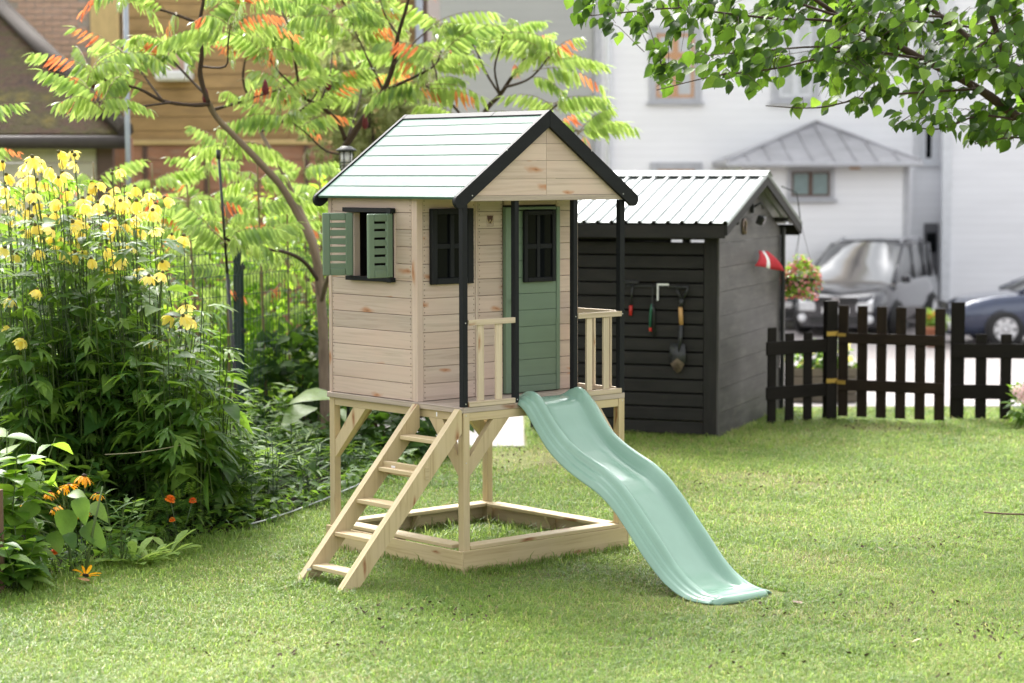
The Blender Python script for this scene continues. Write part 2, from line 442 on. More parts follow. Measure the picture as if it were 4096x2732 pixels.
def pavemat():
    m, t = mat('yard_paving')
    tc = t.nodes.new('ShaderNodeTexCoord').outputs['Object']
    br = t.nodes.new('ShaderNodeTexBrick'); t.links.new(tc, br.inputs['Vector'])
    br.inputs['Scale'].default_value = 1; br.inputs['Brick Width'].default_value = .2; br.inputs['Row Height'].default_value = .1; br.inputs['Mortar Size'].default_value = .006
    br.inputs['Color1'].default_value = (.25, .225, .22, 1); br.inputs['Color2'].default_value = (.31, .28, .27, 1); br.inputs['Mortar'].default_value = (.15, .13, .125, 1)
    n = tex(t, 'ShaderNodeTexNoise', tc, .7, 4, .6)
    c = mix(t, .3, br.outputs[0], ramp(t, n.outputs[0], [(.3, (.21, .19, .19)), (.7, (.36, .34, .33))]))
    finish(t, c, .65, .3, br.outputs['Fac'], -.3, .004); return m
M_pave = pavemat()
def clapmat(name, base, pitch, dirt=(.4, .4, .4), rough=.6):
    m, t = mat(name)
    tc = t.nodes.new('ShaderNodeTexCoord').outputs['Object']
    sp = t.nodes.new('ShaderNodeSeparateXYZ'); t.links.new(tc, sp.inputs[0])
    fr = mth(t, 'FRACT', mth(t, 'DIVIDE', sp.outputs[2], pitch))
    ln = ramp(t, fr, [(0, (0, 0, 0)), (.07, (1, 1, 1)), (.95, (1, 1, 1)), (1, (.3, .3, .3))])
    mp = t.nodes.new('ShaderNodeMapping'); mp.inputs['Scale'].default_value = (.5, .5, 2.5); t.links.new(tc, mp.inputs[0])
    n = tex(t, 'ShaderNodeTexNoise', mp.outputs[0], 1.2, 4, .6)
    c = ramp(t, n.outputs[0], [(.3, tuple(x * .93 for x in base)), (.7, base)])
    c = mix(t, ln, tuple(x * .8 for x in base), c)
    finish(t, c, rough, .3, fr, .5, .02); return m
M_white_clap = clapmat('white_clapboard', (.83, .84, .87), .16)
M_wing_clap = clapmat('wing_clapboard', (.40, .41, .41), .16)  # same boards as the white wall, in a darker grey
M_trim = plain('grey_trim', (.40, .41, .44), .5)
M_trimw = plain('pale_trim', (.62, .64, .67), .5)
M_metalroof = plain('grey_metal_roof', (.33, .33, .35), .45, .5, .2, noise=.18, nscale=1.5)
M_sash = plain('orange_sash', (.50, .28, .15), .5)
M_sashb = plain('brown_sash', (.10, .055, .04), .5)
M_palepane = plain('pale_pane', (.46, .48, .50), .15, .8)  # opaque pale grey panes, slight random tone
M_teal = plain('teal_pane', (.17, .235, .245), .2, .7)  # opaque teal panes, slight random tone
M_doorg = plain('grey_door', (.11, .11, .12), .5)
M_brick = plain('old_brick', (.50, .33, .26), .85, noise=.3, nscale=3)
M_mortar = plain('mortar', (.34, .29, .26), .9)
M_ochre = painted('ochre_planks', (.36, .235, .11), .28, .8, .2, .5, stretch=(.6, 9, 1), wear=(.28, .19, .10))
M_redbr = painted('red_brown_planks', (.36, .185, .12), .28, .8, .2, .5, stretch=(.6, 9, 1), wear=(.34, .25, .19))
M_beige = painted('beige_planks', (.56, .52, .44), .18, .8, .2, .4, stretch=(.6, 9, 1))
M_beamw = painted('weathered_planks', (.17, .145, .11), .25, .85, .2, .4)
M_yel = painted('yellow_board', (.56, .41, .20), .2, .8, .2, .3)
def mossmat():
    m, t = mat('mossy_roof')
    tc = t.nodes.new('ShaderNodeTexCoord').outputs['Object']
    a = tex(t, 'ShaderNodeTexNoise', tc, 2.2, 5, .7); b = tex(t, 'ShaderNodeTexNoise', tc, 18, 4, .7)
    c = ramp(t, a.outputs[0], [(.32, (.022, .014, .010)), (.46, (.065, .034, .018)), (.56, (.05, .042, .010)), (.70, (.13, .10, .016))])
    c = mix(t, .5, c, ramp(t, b.outputs[0], [(.3, (.2, .2, .2)), (.7, (.8, .8, .8))]), 'OVERLAY')
    finish(t, c, .95, .2, b.outputs[0], 1, .1); return m
M_moss = mossmat()
M_pipe = plain('zinc_pipe', (.33, .36, .40), .45, .5, .3)
M_tyre = plain('tyre', (.018, .018, .018), .8)
M_rim = plain('alloy', (.62, .62, .63), .4, .5)
M_vanp = plain('dark_van_paint', (.034, .035, .043), .22, .5, .2, coat=1.0)
M_blue = plain('dark_blue_paint', (.022, .034, .075), .22, .5, .2, coat=1.0)
M_carg = plain('black_car_paint', (.016, .018, .022), .22, .5, .2, coat=1.0)
M_carglass = glass('car_glass', (.06, .065, .07), .30, 1.0); M_carglass.node_tree.nodes['Principled BSDF'].inputs['IOR'].default_value = 2.4
M_lamp = plain('headlight', (.62, .63, .65), .12, .8)
M_plate = plain('number_plate', (.72, .72, .72), .4)
M_plast = plain('black_plastic', (.02, .02, .021), .6)
M_chrome = plain('chrome', (.6, .6, .62), .15, .5, 1.0)
M_steelr = plain('rusty_steel', (.23, .17, .14), .45, .5, .5, noise=.4, nscale=20)
M_handlew = plain('ash_handle', (.48, .27, .10), .5)
M_redp = plain('red_plastic', (.50, .02, .015), .4)
M_brassh = plain('brass_hinge', (.42, .27, .06), .4, .5, .6)

def scuffs():
    t = M_slide.node_tree; p = t.nodes['Principled BSDF']
    tc = t.nodes.new('ShaderNodeTexCoord').outputs['Object']
    mp = t.nodes.new('ShaderNodeMapping'); mp.inputs['Scale'].default_value = (42, 2.2, 2.2); t.links.new(tc, mp.inputs[0])
    n = tex(t, 'ShaderNodeTexNoise', mp.outputs[0], 1.0, 5, .65)
    n2 = tex(t, 'ShaderNodeTexNoise', tc, 5, 4, .6)
    src = p.inputs['Base Color'].links[0].from_socket
    c = mix(t, ramp(t, n.outputs[0], [(.58, (0, 0, 0)), (.78, (.16, .16, .16))]), src, (.33, .40, .34))
    t.links.new(mix(t, ramp(t, n2.outputs[0], [(.45, (0, 0, 0)), (.75, (.25, .25, .25))]), c, (.20, .33, .255)), p.inputs['Base Color'])
    t.links.new(ramp(t, n.outputs[0], [(.35, (.17, .17, .17)), (.7, (.24, .24, .24))]), p.inputs['Roughness'])
scuffs()
# ------------------------------------------------------------------ the setting
def poly_sheet(name, xs, ys, z, mt, step=None):
    mb = MB(); idx = {}
    for j, y in enumerate(ys):
        for i, x in enumerate(xs):
            idx[i, j] = len(mb.v); mb.v.append((x, y, gz(y) + z))
    for j in range(len(ys) - 1):
        for i in range(len(xs) - 1):
            mb.face([idx[i, j], idx[i + 1, j], idx[i + 1, j + 1], idx[i, j + 1]])
    return tag(mb.build(name, mt), kind='structure')
lawn = poly_sheet('lawn', [-150, 150], [-60, 20.6, 36, 300], 0.0, M_ground)
lawn['label'] = 'mown yellow green lawn in front of the playhouse and shed'
yard = poly_sheet('yard_paving', [-1.6, 60], [20.75, 36, 120], .006, M_pave)
yard['label'] = 'pale paved courtyard behind the picket fence'
path = poly_sheet('garden_path', [-1.35, 0.10], [17.75, 20.744], .006, M_pave)
path['label'] = 'pale strip of paving beside the shed seen under the playhouse'
bx('path_kerb', (-1.35, 17.67, -.05), (0.10, 17.745, .012), plain('kerb_concrete', (.30, .29, .275), .8), None, .004)
tag(bpy.data.objects['path_kerb'], 'concrete kerb edging the pale path', None, None, 'structure')

BED = [(-3.3, 10.3), (-2.80, 11.2), (-2.55, 11.8), (-2.36, 12.3), (-2.16, 12.8), (-1.86, 13.2), (-1.58, 13.5), (-1.40, 14.1), (-1.22, 14.6), (-1.0, 15.4), (-.75, 16.3), (-.6, 17.6), (-1.36, 17.66), (-1.36, 20.6), (-9, 20.6), (-9, 10.3)]
mb = MB(); mb.v = [(x, y, .004) for x, y in BED]; mb.face(list(range(len(BED))))
bed = tag(mb.build('flower_bed_soil', M_soil), 'dark soil of the flower bed along the lawn', None, None, 'structure')

# ------------------------------------------------------------------ the playhouse
HX, HY, HTH = -0.2703, 12.0513, 0.8516
HROT = math.atan2(math.cos(HTH), math.sin(HTH))
house = thing('playhouse', 'wooden raised playhouse with green roof, ladder, slide and sandbox on the lawn', 'playhouse', (HX, HY, 0), HROT)
W = 1.246; D = 1.247; WB = .41              # width along the front, depth along the left side, front wall set back
DZ0, DZ1 = .900, .931                        # deck boards
PITCHB = .0975
# legs and frame
for (a, b) in ((0, 0), (0, D - .048), (W - .048, 0), (W - .048, D - .048)):
    zt = .899
    bx('leg', (a, b, .0), (a + .046, b + .048, zt), M_pine, house, .002)
fr = empty_part('frame', house)
bx('beam', (.004, .049, .853), (.044, D - .049, .899), M_pine, fr)
bx('beam', (W - .044, .049, .853), (W - .004, D - .049, .899), M_pine, fr)
bx('beam', (.047, .004, .853), (W - .049, .044, .899), M_pine, fr)
bx('beam', (.047, D - .044, .853), (W - .049, D - .004, .899), M_pine, fr)
bx('beam', (.047, D * .5, .853), (W - .049, D * .5 + .04, .899), M_pine, fr)
def brace(p0, p1, plane, c0, c1):
    # a mitred diagonal in the plane (axis index) between leg and beam
    (u0, z0), (u1, z1) = p0, p1
    t = .085
    s = 1 if u1 > u0 else -1
    poly = [(u0, z0), (u0, z0 + t * 1.25), (u1 - s * t * 0.15, z1), (u1 + s * t * 1.25, z1)] if s > 0 else [(u0, z0), (u0, z0 + t * 1.25), (u1 + t * 0.15, z1), (u1 - t * 1.25, z1)]
    MB().prism(poly, c0, c1, 1 if plane == 'b' else 0).build('brace', M_pine, house)
brace((.047, .54), (.235, .852), 'b', .006, .042)
brace((W - .049, .54), (W - .237, .852), 'b', .006, .042)
brace((.049, .54), (.205, .852), 'a', .006, .042)
brace((D - .049, .54), (D - .24, .852), 'a', .006, .042)
brace((.047, .54), (.235, .852), 'b', D - .042, D - .006)
brace((W - .049, .54), (W - .237, .852), 'b', D - .042, D - .006)
brace((.049, .54), (.235, .852), 'a', W - .042, W - .006)
brace((D - .049, .54), (D - .235, .852), 'a', W - .042, W - .006)
# deck
dk = empty_part('deck', house)
bw = .1385
for i in range(9):
    b0 = .034 + i * (D - .068) / 9
    bx('deck_plank', (.004, b0 + .001, DZ0 + .004), (W - .004, b0 + (D - .068) / 9 - .002, DZ1 - .001 - .001 * (i % 2)), M_deck, dk, .002)
bx('deck_edge', (0, 0, DZ0), (W, .033, DZ1), M_deck, dk, .002)
bx('deck_edge', (0, D - .033, DZ0), (W, D, DZ1), M_deck, dk, .002)
bx('deck_edge', (-.018, .0, DZ0), (-.001, D, DZ1), M_deck, dk, .002)
# walls of planks -------------------------------------------------
ZT = 2.085
def wall_part(name): return empty_part(name, house)
def plank(par, a0, a1, z0, z1, off0, off1, plane, m=M_siding):
    # plane 'a': wall whose normal is local x (a), planks run along b ; plane 'b' the other way
    if plane == 'a': bx('plank', (off0, a0, z0), (off1, a1, z1), m, par, .0022, along=1)
    else: bx('plank', (a0, off0, z0), (a1, off1, z1), m, par, .0022, along=0)
def rows(z0=DZ1 + .001, z1=ZT, first=.079):
    e = [z0, 1.030]
    while e[-1] + PITCHB < z1 - .01: e.append(e[-1] + PITCHB)
    e.append(z1); return list(zip(e[:-1], e[1:]))
RW = rows()
nails = []                                   # (plane, u, z, off)
def wall(name, u0, u1, plane, off0, off1, holes=()):
    par = wall_part(name)
    for (z0, z1) in RW:
        segs = [(u0, u1)]
        cuts = [z0, z1]
        for (h0, h1, hz0, hz1) in holes:
            for zz in (hz0, hz1):
                if z0 + .006 < zz < z1 - .006: cuts.append(zz)
        cuts = sorted(set(cuts))
        for c0, c1 in zip(cuts[:-1], cuts[1:]):
            segs = [(u0, u1)]
            for (h0, h1, hz0, hz1) in holes:
                if hz0 - .004 <= (c0 + c1) / 2 <= hz1 + .004:
                    segs = [s for a, b in segs for s in ((a, min(b, h0)), (max(a, h1), b)) if s[1] - s[0] > .012]
            for s0, s1 in segs:
                j = random.uniform(-.0007, .0007)
                plank(par, s0 + .0005, s1 - .0005, c0 + (.0011 if c0 == z0 else 0), c1 - (.0011 if c1 == z1 else 0), off0 + j, off1 + j, plane)
                if c1 - c0 > .04:
                    for uu in (s0 + .012, s1 - .012):
                        for f in (.18, .5, .82): nails.append((plane, uu, c0 + (c1 - c0) * f, off0 if off0 < .7 else off1, par))
    return par
lw = wall('left_wall', .456, 1.215, 'a', .004, .018, holes=[(.616, .985, 1.63, 2.0)])
fw1 = wall('front_wall', .046, .436, 'b', WB, WB + .014, holes=[(.135, .365, 1.62, 2.0)])
fw2 = wall('front_wall', .456, .648, 'b', WB, WB + .014)
fw3 = wall('front_wall', 1.072, 1.226, 'b', WB, WB + .014)
plank(fw3, .660, 1.070, 2.040, ZT, WB, WB + .014, 'b')
rw = wall('right_wall', .43, 1.215, 'a', W - .018, W - .004)
bw_ = wall('back_wall', .02, 1.226, 'b', D - .018, D - .004)
# corner and joint battens
for n_, lo, hi, p in (('corner_post', (.002, WB - .004, DZ1), (.044, .454, ZT), lw), ('corner_post', (.001, 1.217, DZ1), (.030, D - .001, ZT), lw),
                      ('joint_batten', (.4375, WB - .002, DZ1), (.4545, WB + .018, ZT), fw1),
                      ('corner_post', (1.228, WB - .004, DZ1), (W - .002, .429, ZT), rw), ('corner_post', (1.228, 1.217, DZ1), (W - .002, D - .001, ZT), rw)):
    bx(n_, lo, hi, M_siding, p, .0018)
# near-black lining added to block light so the room reads dark
bx('blackout_panel', (.030, .47, .94), (.034, .612, 2.08), M_dark, lw, 0)
bx('blackout_panel', (.030, .99, .94), (.034, 1.21, 2.08), M_dark, lw, 0)
bx('blackout_panel', (.04, D - .026, .94), (W - .04, D - .020, 2.08), M_dark, bw_, 0); bx('blackout_panel', (W - .026, .45, .94), (W - .020, D - .03, 2.08), M_dark, rw, 0)
bx('blackout_ceiling', (.03, WB + .02, 2.0862), (W - .03, D - .02, 2.0902), M_dark, bw_, 0)
bx('blackout_panel', (.46, WB + .016, .94), (W - .05, WB + .020, 2.08), M_dark, fw2, 0)
# nails
def nail_mesh(par, plane):
    mb = MB()
    for (pl, u, z, off, pr) in nails:
        if pr is not par: continue
        s = .0016; h = .0028
        if pl == 'a': lo = (off - .0022, u - s, z - h); hi = (off + .001, u + s, z + h)
        else: lo = (u - s, off - .0022, z - h); hi = (u + s, off + .001, z + h)
        mb.box(lo, hi, None, 0)
    if mb.v: tag(mb.build('nail', M_nail, par), kind='stuff')
for p_, pl in ((lw, 'a'), (fw1, 'b'), (fw2, 'b'), (fw3, 'b')): nail_mesh(p_, pl)
# left wall window with shutters
sw = empty_part('side_window', house)
bx('jamb', (.0, .985, 1.63), (.040, 1.003, 2.0), M_siding, sw); bx('jamb', (.0, .598, 1.63), (.040, .616, 2.0), M_siding, sw)
bx('lintel', (-.030, .598, 2.003), (-.001, 1.065, 2.030), M_char, sw, .002)
bx('hinge_block', (-.036, .600, 2.001), (-.0305, .640, 2.032), M_char, sw, .002)
bx('sill', (-.030, .598, 1.606), (-.001, 1.040, 1.631), M_char, sw, .002)
bx('hinge_block', (-.036, .600, 1.604), (-.0305, .640, 1.633), M_char, sw, .002)
def shutter(hinge_b, sgn, ang):
    # local: hinge at origin, shutter extends along +x by w, thickness along y, z up
    sh = empty_part('shutter', house)
    phi = math.atan2(-1 * (-sgn) * 0 + 0, 1)
    wv = (-math.sin(R(ang)), (-1 if sgn < 0 else 1) * math.cos(R(ang)))    # direction of the leaf in (a,b)
    sh.matrix_basis = Matrix.Translation((-.012, hinge_b, 1.633)) @ Matrix.Rotation(math.atan2(wv[1], wv[0]), 4, 'Z')
    w_, h_, t_, e = .178, .366, .022, .044
    y0, y1 = -.011, .011
    bx('stile', (0, y0, 0), (e, y1, h_), M_green, sh, .005); bx('stile', (w_ - e, y0, 0), (w_, y1, h_), M_green, sh, .005)
    bx('rail', (e + .0005, y0 + .0005, .0005), (w_ - e - .0005, y1 - .0005, e), M_green, sh, .004); bx('rail', (e + .0005, y0 + .0005, h_ - e), (w_ - e - .0005, y1 - .0005, h_ - .0005), M_green, sh, .004)
    n_ = 6; g = .014; hs_ = (h_ - 2 * e + .018 - 5 * g) / 6 - .003
    z = e - .001
    for i in range(n_):
        top = z + (hs_ if 0 < i < 5 else hs_ * .82)
        bx('slat', (e - .012, -.005, z), (w_ - e + .012, .005, top), M_green, sh, .001)
        z = top + g
    return sh
s1 = shutter(.985, -1, 120)
MB().box((.150, -.0125, .352), (.176, -.0112, .360), None, .001).build('latch', M_screw, s1)
s2 = shutter(.616, 1, 91)
# front window
fwin = empty_part('front_window', house)
F0 = WB - .028; F1 = WB - .001
for lo, hi in (((.093, F0, 1.595), (.135, F1, 2.027)), ((.362, F0, 1.595), (.404, F1, 2.027)), ((.1355, F0 + .0006, 1.5955), (.3615, F1, 1.632)), ((.1355, F0 + .0006, 1.994), (.3615, F1, 2.0265))):
    bx('window_frame', lo, hi, M_char, fwin, .003)
bx('mullion', (.234, F0 + .006, 1.6325), (.263, F1 - .004, 1.9935), M_char, fwin); bx('mullion', (.1355, F0 + .007, 1.798), (.2335, F1 - .004, 1.826), M_char, fwin); bx('mullion', (.2635, F0 + .007, 1.798), (.3615, F1 - .004, 1.826), M_char, fwin)
for a0, a1 in ((.1355, .2335), (.2635, .3615)):
    for z0, z1 in ((1.6325, 1.7975), (1.8265, 1.9935)):
        bx('pane', (a0, WB - .006, z0), (a1, WB - .003, z1), M_glass, fwin, 0)
# logo burnt onto the wall
lg = empty_part('logo', house)
lgz = WB - .0015
def flatp(pts, y, name, m): 
    mb = MB(); mb.v = [(a, y, z) for a, z in pts]; mb.face(list(range(len(pts)))); return mb.build(name, m, lg)
L0, L1, LZ0, LZ1 = .524, .576, 1.920, 1.985
e_ = .0012
for q in ([(L0, LZ0), (L1, LZ0), (L1, LZ0 + e_), (L0, LZ0 + e_)], [(L0, LZ1 - e_), (L1, LZ1 - e_), (L1, LZ1), (L0, LZ1)], [(L0, LZ0 + e_), (L0 + e_, LZ0 + e_), (L0 + e_, LZ1 - e_), (L0, LZ1 - e_)], [(L1 - e_, LZ0 + e_), (L1, LZ0 + e_), (L1, LZ1 - e_), (L1 - e_, LZ1 - e_)], [(L0 + e_, 1.934), (L1 - e_, 1.934), (L1 - e_, 1.935), (L0 + e_, 1.935)]):
    flatp(q, lgz, 'border', M_logo)
flatp([(.527, 1.981), (.534, 1.9365), (.566, 1.9365), (.573, 1.981)], lgz + .0003, 'emblem', M_logo)
def stroke(p, q, w_):
    d = Vector((q[0] - p[0], q[1] - p[1])).normalized(); n = Vector((-d.y, d.x)) * w_
    flatp([(p[0] + n.x, p[1] + n.y), (p[0] - n.x, p[1] - n.y), (q[0] - n.x, q[1] - n.y), (q[0] + n.x, q[1] + n.y)], lgz - .0004, 'letter', M_logol)
for p, q in (((.527, 1.962), (.539, 1.937)), ((.539, 1.937), (.550, 1.958)), ((.550, 1.958), (.561, 1.937)), ((.561, 1.937), (.573, 1.962))): stroke(p, q, .0022)
fc = bpy.data.curves.new('lettering', 'FONT'); fc.body = 'WENDI TOYS'; fc.size = .0078; fc.align_x = 'CENTER'; fc.align_y = 'CENTER'; fc.materials.append(M_logo)
fo_ = bpy.data.objects.new('lettering_source', fc); COL.objects.link(fo_)
fme = bpy.data.meshes.new_from_object(fo_); bpy.data.objects.remove(fo_)
fo = link('lettering', fme, lg, Matrix.Translation((.550, lgz - .0002, 1.9275)) @ Matrix.Rotation(R(90), 4, 'X'))
# door
door = empty_part('door', house)
Y0, Y1 = WB - .034, WB - .002
A0, A1 = .644, 1.074; Z0, Z1 = .936, 2.030
for lo, hi in (((A0, Y0, Z0), (A0 + .056, Y1, Z1)), ((A1 - .030, Y0, Z0), (A1, Y1, Z1)), ((A0 + .0565, Y0 + .0008, Z0), (A1 - .0305, Y1, Z0 + .038)), ((A0 + .0565, Y0 + .0008, Z1 - .018), (A1 - .0305, Y1, Z1))):
    bx('door_frame', lo, hi, M_green, door, .004)
z = Z0 + .0385; i = 0
while z < Z1 - .02:
    z1 = min(1.030 + i * PITCHB + .002, Z1 - .0185) if z < 1.03 else min(z + PITCHB, Z1 - .0185)
    if z1 - z > .01:
        bx('plank', (A0 + .057, Y0 + .005, z + .0008), (A1 - .031, Y1, z1 - .0008), M_green, door, .0018, along=0)
    z = z1; i += 1
    if i > 14: break
dw = empty_part('door_window', house)
G0 = Y0 - .018
a0, a1, z0, z1 = .775, 1.023, 1.586, 2.008
for lo, hi in (((a0, G0, z0), (a0 + .026, Y0 + .003, z1)), ((a1 - .026, G0, z0), (a1, Y0 + .003, z1)), ((a0 + .0265, G0 + .0006, z0 + .0005), (a1 - .0265, Y0 + .003, z0 + .027)), ((a0 + .0265, G0 + .0006, z1 - .027), (a1 - .0265, Y0 + .003, z1 - .0005))):
    bx('window_frame', lo, hi, M_char, dw, .003)
am = .888
bx('mullion', (am - .0125, G0 + .004, z0 + .0275), (am + .0125, Y0 + .003, z1 - .0275), M_char, dw)
for q0, q1 in ((a0 + .0265, am - .013), (am + .013, a1 - .0265)):
    bx('mullion', (q0, G0 + .005, 1.783), (q1, Y0 + .003, 1.811), M_char, dw)
    for r0, r1 in ((z0 + .0275, 1.7825), (1.8115, z1 - .0275)):
        bx('pane', (q0, Y0 - .006, r0), (q1, Y0 - .002, r1), M_glass, dw, 0)
MB().lathe([(0.001, 0), (.006, 0), (.006, .010), (.012, .014), (.0145, .022), (.012, .030), (.004, .034)], 14, Matrix.Translation((.694, Y0, 1.482)) @ Matrix.Rotation(R(90), 4, 'X')).build('handle', M_knob, door)
# porch posts
for (p0, p1, bb0) in ((.001, .036, .001), (.384, .415, .001), (.835, .866, .001), (W - .040, W - .002, .001)):
    bx('porch_post', (p0, bb0, DZ1 + .0005), (p1, bb0 + .036, 2.072), M_char, house, .002)
# railings
def railing(name, a0, a1, bal):
    r = empty_part(name, house)
    bx('handrail', (a0, -.006, 1.386), (a1, .016, 1.417), M_rail, r); bx('bottom_rail', (a0, -.006, DZ1 + .001), (a1, .016, .961), M_rail, r)
    for c in bal: bx('baluster', (c - .022, .002, .9615), (c + .022, .018, 1.3855), M_rail, r)
railing('front_railing', .038, .381, (.133, .266))
railing('front_railing', .868, W - .030, (.962, 1.098))
sr = empty_part('side_railing', house)
bx('handrail', (W - .016, .038, 1.386), (W + .006, WB - .006, 1.417), M_rail, sr); bx('bottom_rail', (W - .016, .038, DZ1 + .001), (W + .006, WB - .006, .961), M_rail, sr)
for c in (.13, .27): bx('baluster', (W - .018, c - .022, .9615), (W - .002, c + .022, 1.3855), M_rail, sr)
# gable over the porch
gb = empty_part('gable', house)
AP = .623; RS = (2.545 - 2.075) / (.623 + .045)       # rafter slope
def under(a): return 2.045 + .03 + RS * (min(a, 2 * AP - a) + .045) - .02
bx('gable_beam', (.010, -.004, 2.073), (W - .010, .030, 2.1025), M_deck, gb)
zz = [2.1035, 2.1035 + PITCHB - .004, 2.1035 + 2 * PITCHB, 2.1035 + 3 * PITCHB - .002, 2.505]
for z0, z1 in zip(zz[:-1], zz[1:]):
    def a_at(z): return (z - 2.055) / RS - .045
    l0, l1 = max(.012, a_at(z0)), a_at(z1)
    for sd in (0, 1):
        pl = [(l0, z0 + .0008), (AP - .001, z0 + .0008), (AP - .001, min(z1 - .0008, 2.53)), (min(l1, AP - .002), z1 - .0008)]
        if sd: pl = [(2 * AP - a, z) for a, z in pl][::-1]
        MB().prism(pl, .001, .016, 1).build('plank', M_siding, gb)
# back gable (seen from other sides)
zz2 = [2.086] + zz[1:]
for z0, z1 in zip(zz2[:-1], zz2[1:]):
    l0, l1 = max(.012, (z0 - 2.055) / RS - .045), (z1 - 2.055) / RS - .045
    MB().prism([(l0, z0 + .0008), (2 * AP - l0, z0 + .0008), (2 * AP - min(l1, AP - .002), z1 - .0008), (min(l1, AP - .002), z1 - .0008)], D - .016, D - .001, 1).build('plank', M_siding, gb)
# inner front gable wall above the porch line, keeps the room dark
MB().prism([(.02, 2.087), (W - .02, 2.087), (AP, 2.50)], WB + .001, WB + .012, 1).build('blackout_panel', M_siding, gb)
# roof: eight planks each side
rf = empty_part('roof', house)
RB0, RB1 = -.004, 1.268
EA, EZ = -.052, 2.082
L = math.hypot(AP - EA, RS * (AP - EA)); sl = math.atan(RS)
for sd in (0, 1):
    Mr = Matrix.Translation((EA if not sd else 2 * AP - EA, 0, EZ)) @ (Matrix.Rotation(-sl, 4, 'Y') if not sd else Matrix.Rotation(math.pi, 4, 'Z') @ Matrix.Rotation(-sl, 4, 'Y'))
    n_ = 8; pw = L / n_
    for i in range(n_):
        b0, b1 = (RB0, RB1) if not sd else (-RB1, -RB0)
        up = random.uniform(-.0006, .0006)
        bx('roof_plank', (i * pw + .0034, b0, .0 + up), ((i + 1) * pw - .0034, b1, .016 + up), M_roofp, rf, .0012, M=Mr, along=1)
# bargeboards with rounded feet, front and back
def barge(b0, b1, sd):
    wd = .078; c, s = math.cos(sl), math.sin(sl)
    e0 = Vector((EA, EZ)) + Vector((-s, c)) * .024         # top edge line start
    d = Vector((c, s)); nn = Vector((s, -c))
    r = wd / 2
    cen = e0 + d * .004 + nn * r
    pts = []
    for k in range(11):
        a = math.pi / 2 * 0 + k / 10 * math.pi
        v = -d * math.sin(a) + (-nn) * math.cos(a)
        pts.append(cen + v * r)
    top = e0 + d * ((AP - .0012 - e0.x) / c); bot = cen + nn * r; bot2 = bot + d * ((AP - .0012 - bot.x) / c)
    pts += [bot2, top]
    pl = [(p.x, p.y) for p in pts]
    if sd: pl = [(2 * AP - a, z) for a, z in pl][::-1]
    mb = MB()
    mb.prism(pl, b0, b1, 1)
    return mb.build('bargeboard', M_char, rf)
for sd in (0, 1):
    barge(-.030, -.006, sd); barge(RB1 + .001, RB1 + .022, sd)
# ridge cap
cz = EZ + RS * (AP - EA)
for sd in (0, 1):
    Mr = Matrix.Translation((AP, 0, cz + .028)) @ (Matrix.Rotation(-sl, 4, 'Y') if not sd else Matrix.Rotation(math.pi, 4, 'Z') @ Matrix.Rotation(-sl, 4, 'Y'))
    for b0, b1 in ((-.0055, .44), (.442, RB1)):
        if sd: b0, b1 = -b1, -b0
        bx('ridge_board', (-.045, b0, -.009), (-.0005, b1, .0), M_char, rf, .002, M=Mr, along=1)
# a few screws
mbs = MB()
for a, z in ((.045, 2.105), (.30, 2.355), (2 * AP - .045, 2.105), (2 * AP - .30, 2.355), (.018, 1.40), (.018, .95), (.399, .95), (.85, 1.40), (W - .02, 1.40), (.02, .885), (.02, .62), (W - .02, .885)):
    yy = -.030 if z > 2.08 else (.0 if z > .93 else 0.0)
    mbs.lathe([(.004, 0), (.0035, .0012)], 8, Matrix.Translation((a, yy, z)) @ Matrix.Rotation(R(90), 4, 'X'))
tag(mbs.build('screw', M_screw, house), kind='stuff')
# ladder
ld = empty_part('ladder', house)
LT = (-.020, .918); LB = (-.872, -.004)
la = math.atan2(LT[1] - LB[1], LT[0] - LB[0])
for b0 in (-.010, .362):
    wd = .088
    nx, nz = math.sin(la), -math.cos(la)
    h = wd / math.sin(la)
    poly = [(LB[0] - .0, 0.0), (LB[0] + h, 0.0), (LT[0], LT[1] - (.0)), (LT[0], LT[1] + .004), (LT[0] - .045, LT[1] + .006)]
    # parallel edges: lower edge passes (LB.x+h,0), upper edge passes LB
    tz = .925
    x_up = LB[0] + tz / math.tan(la)
    poly = [(LB[0], 0), (LB[0] + h, 0), (-.020, (-.020 - LB[0] - h) * math.tan(la)), (-.020, tz - .012), (-.030, tz), (min(x_up, -.035), tz)]
    MB().prism(poly, b0, b0 + .044, 1).build('stringer', M_pine, ld)
for k, zs in enumerate((.760, .595, .430, .263, .098)):
    xu = LB[0] + zs / math.tan(la)
    bx('step', (xu + .002, .0345, zs - .024), (xu + .098, .3615, zs), M_pine, ld, .003, along=1)
bx('cross_bar', (-.335 + .05, -.015, .556), (-.305 + .05, .410, .625), M_pine, ld)
for (a, b, z, rot) in ((-.80, .3615, .075, .6),):
    MB().box((a - .016, b - .0012, z - .006), (a + .016, b - .0002, z + .006), None, .0004).build('sticker', M_sticker, ld)
MB().box((-.3005 + .015, .25, .595), (-.2862, .285, .607), None, .0003).build('sticker', M_sticker, ld)
MB().box((-.0205, .205, .868), (-.0192, .214, .893), None, .0003).build('sticker', M_sticker, house)
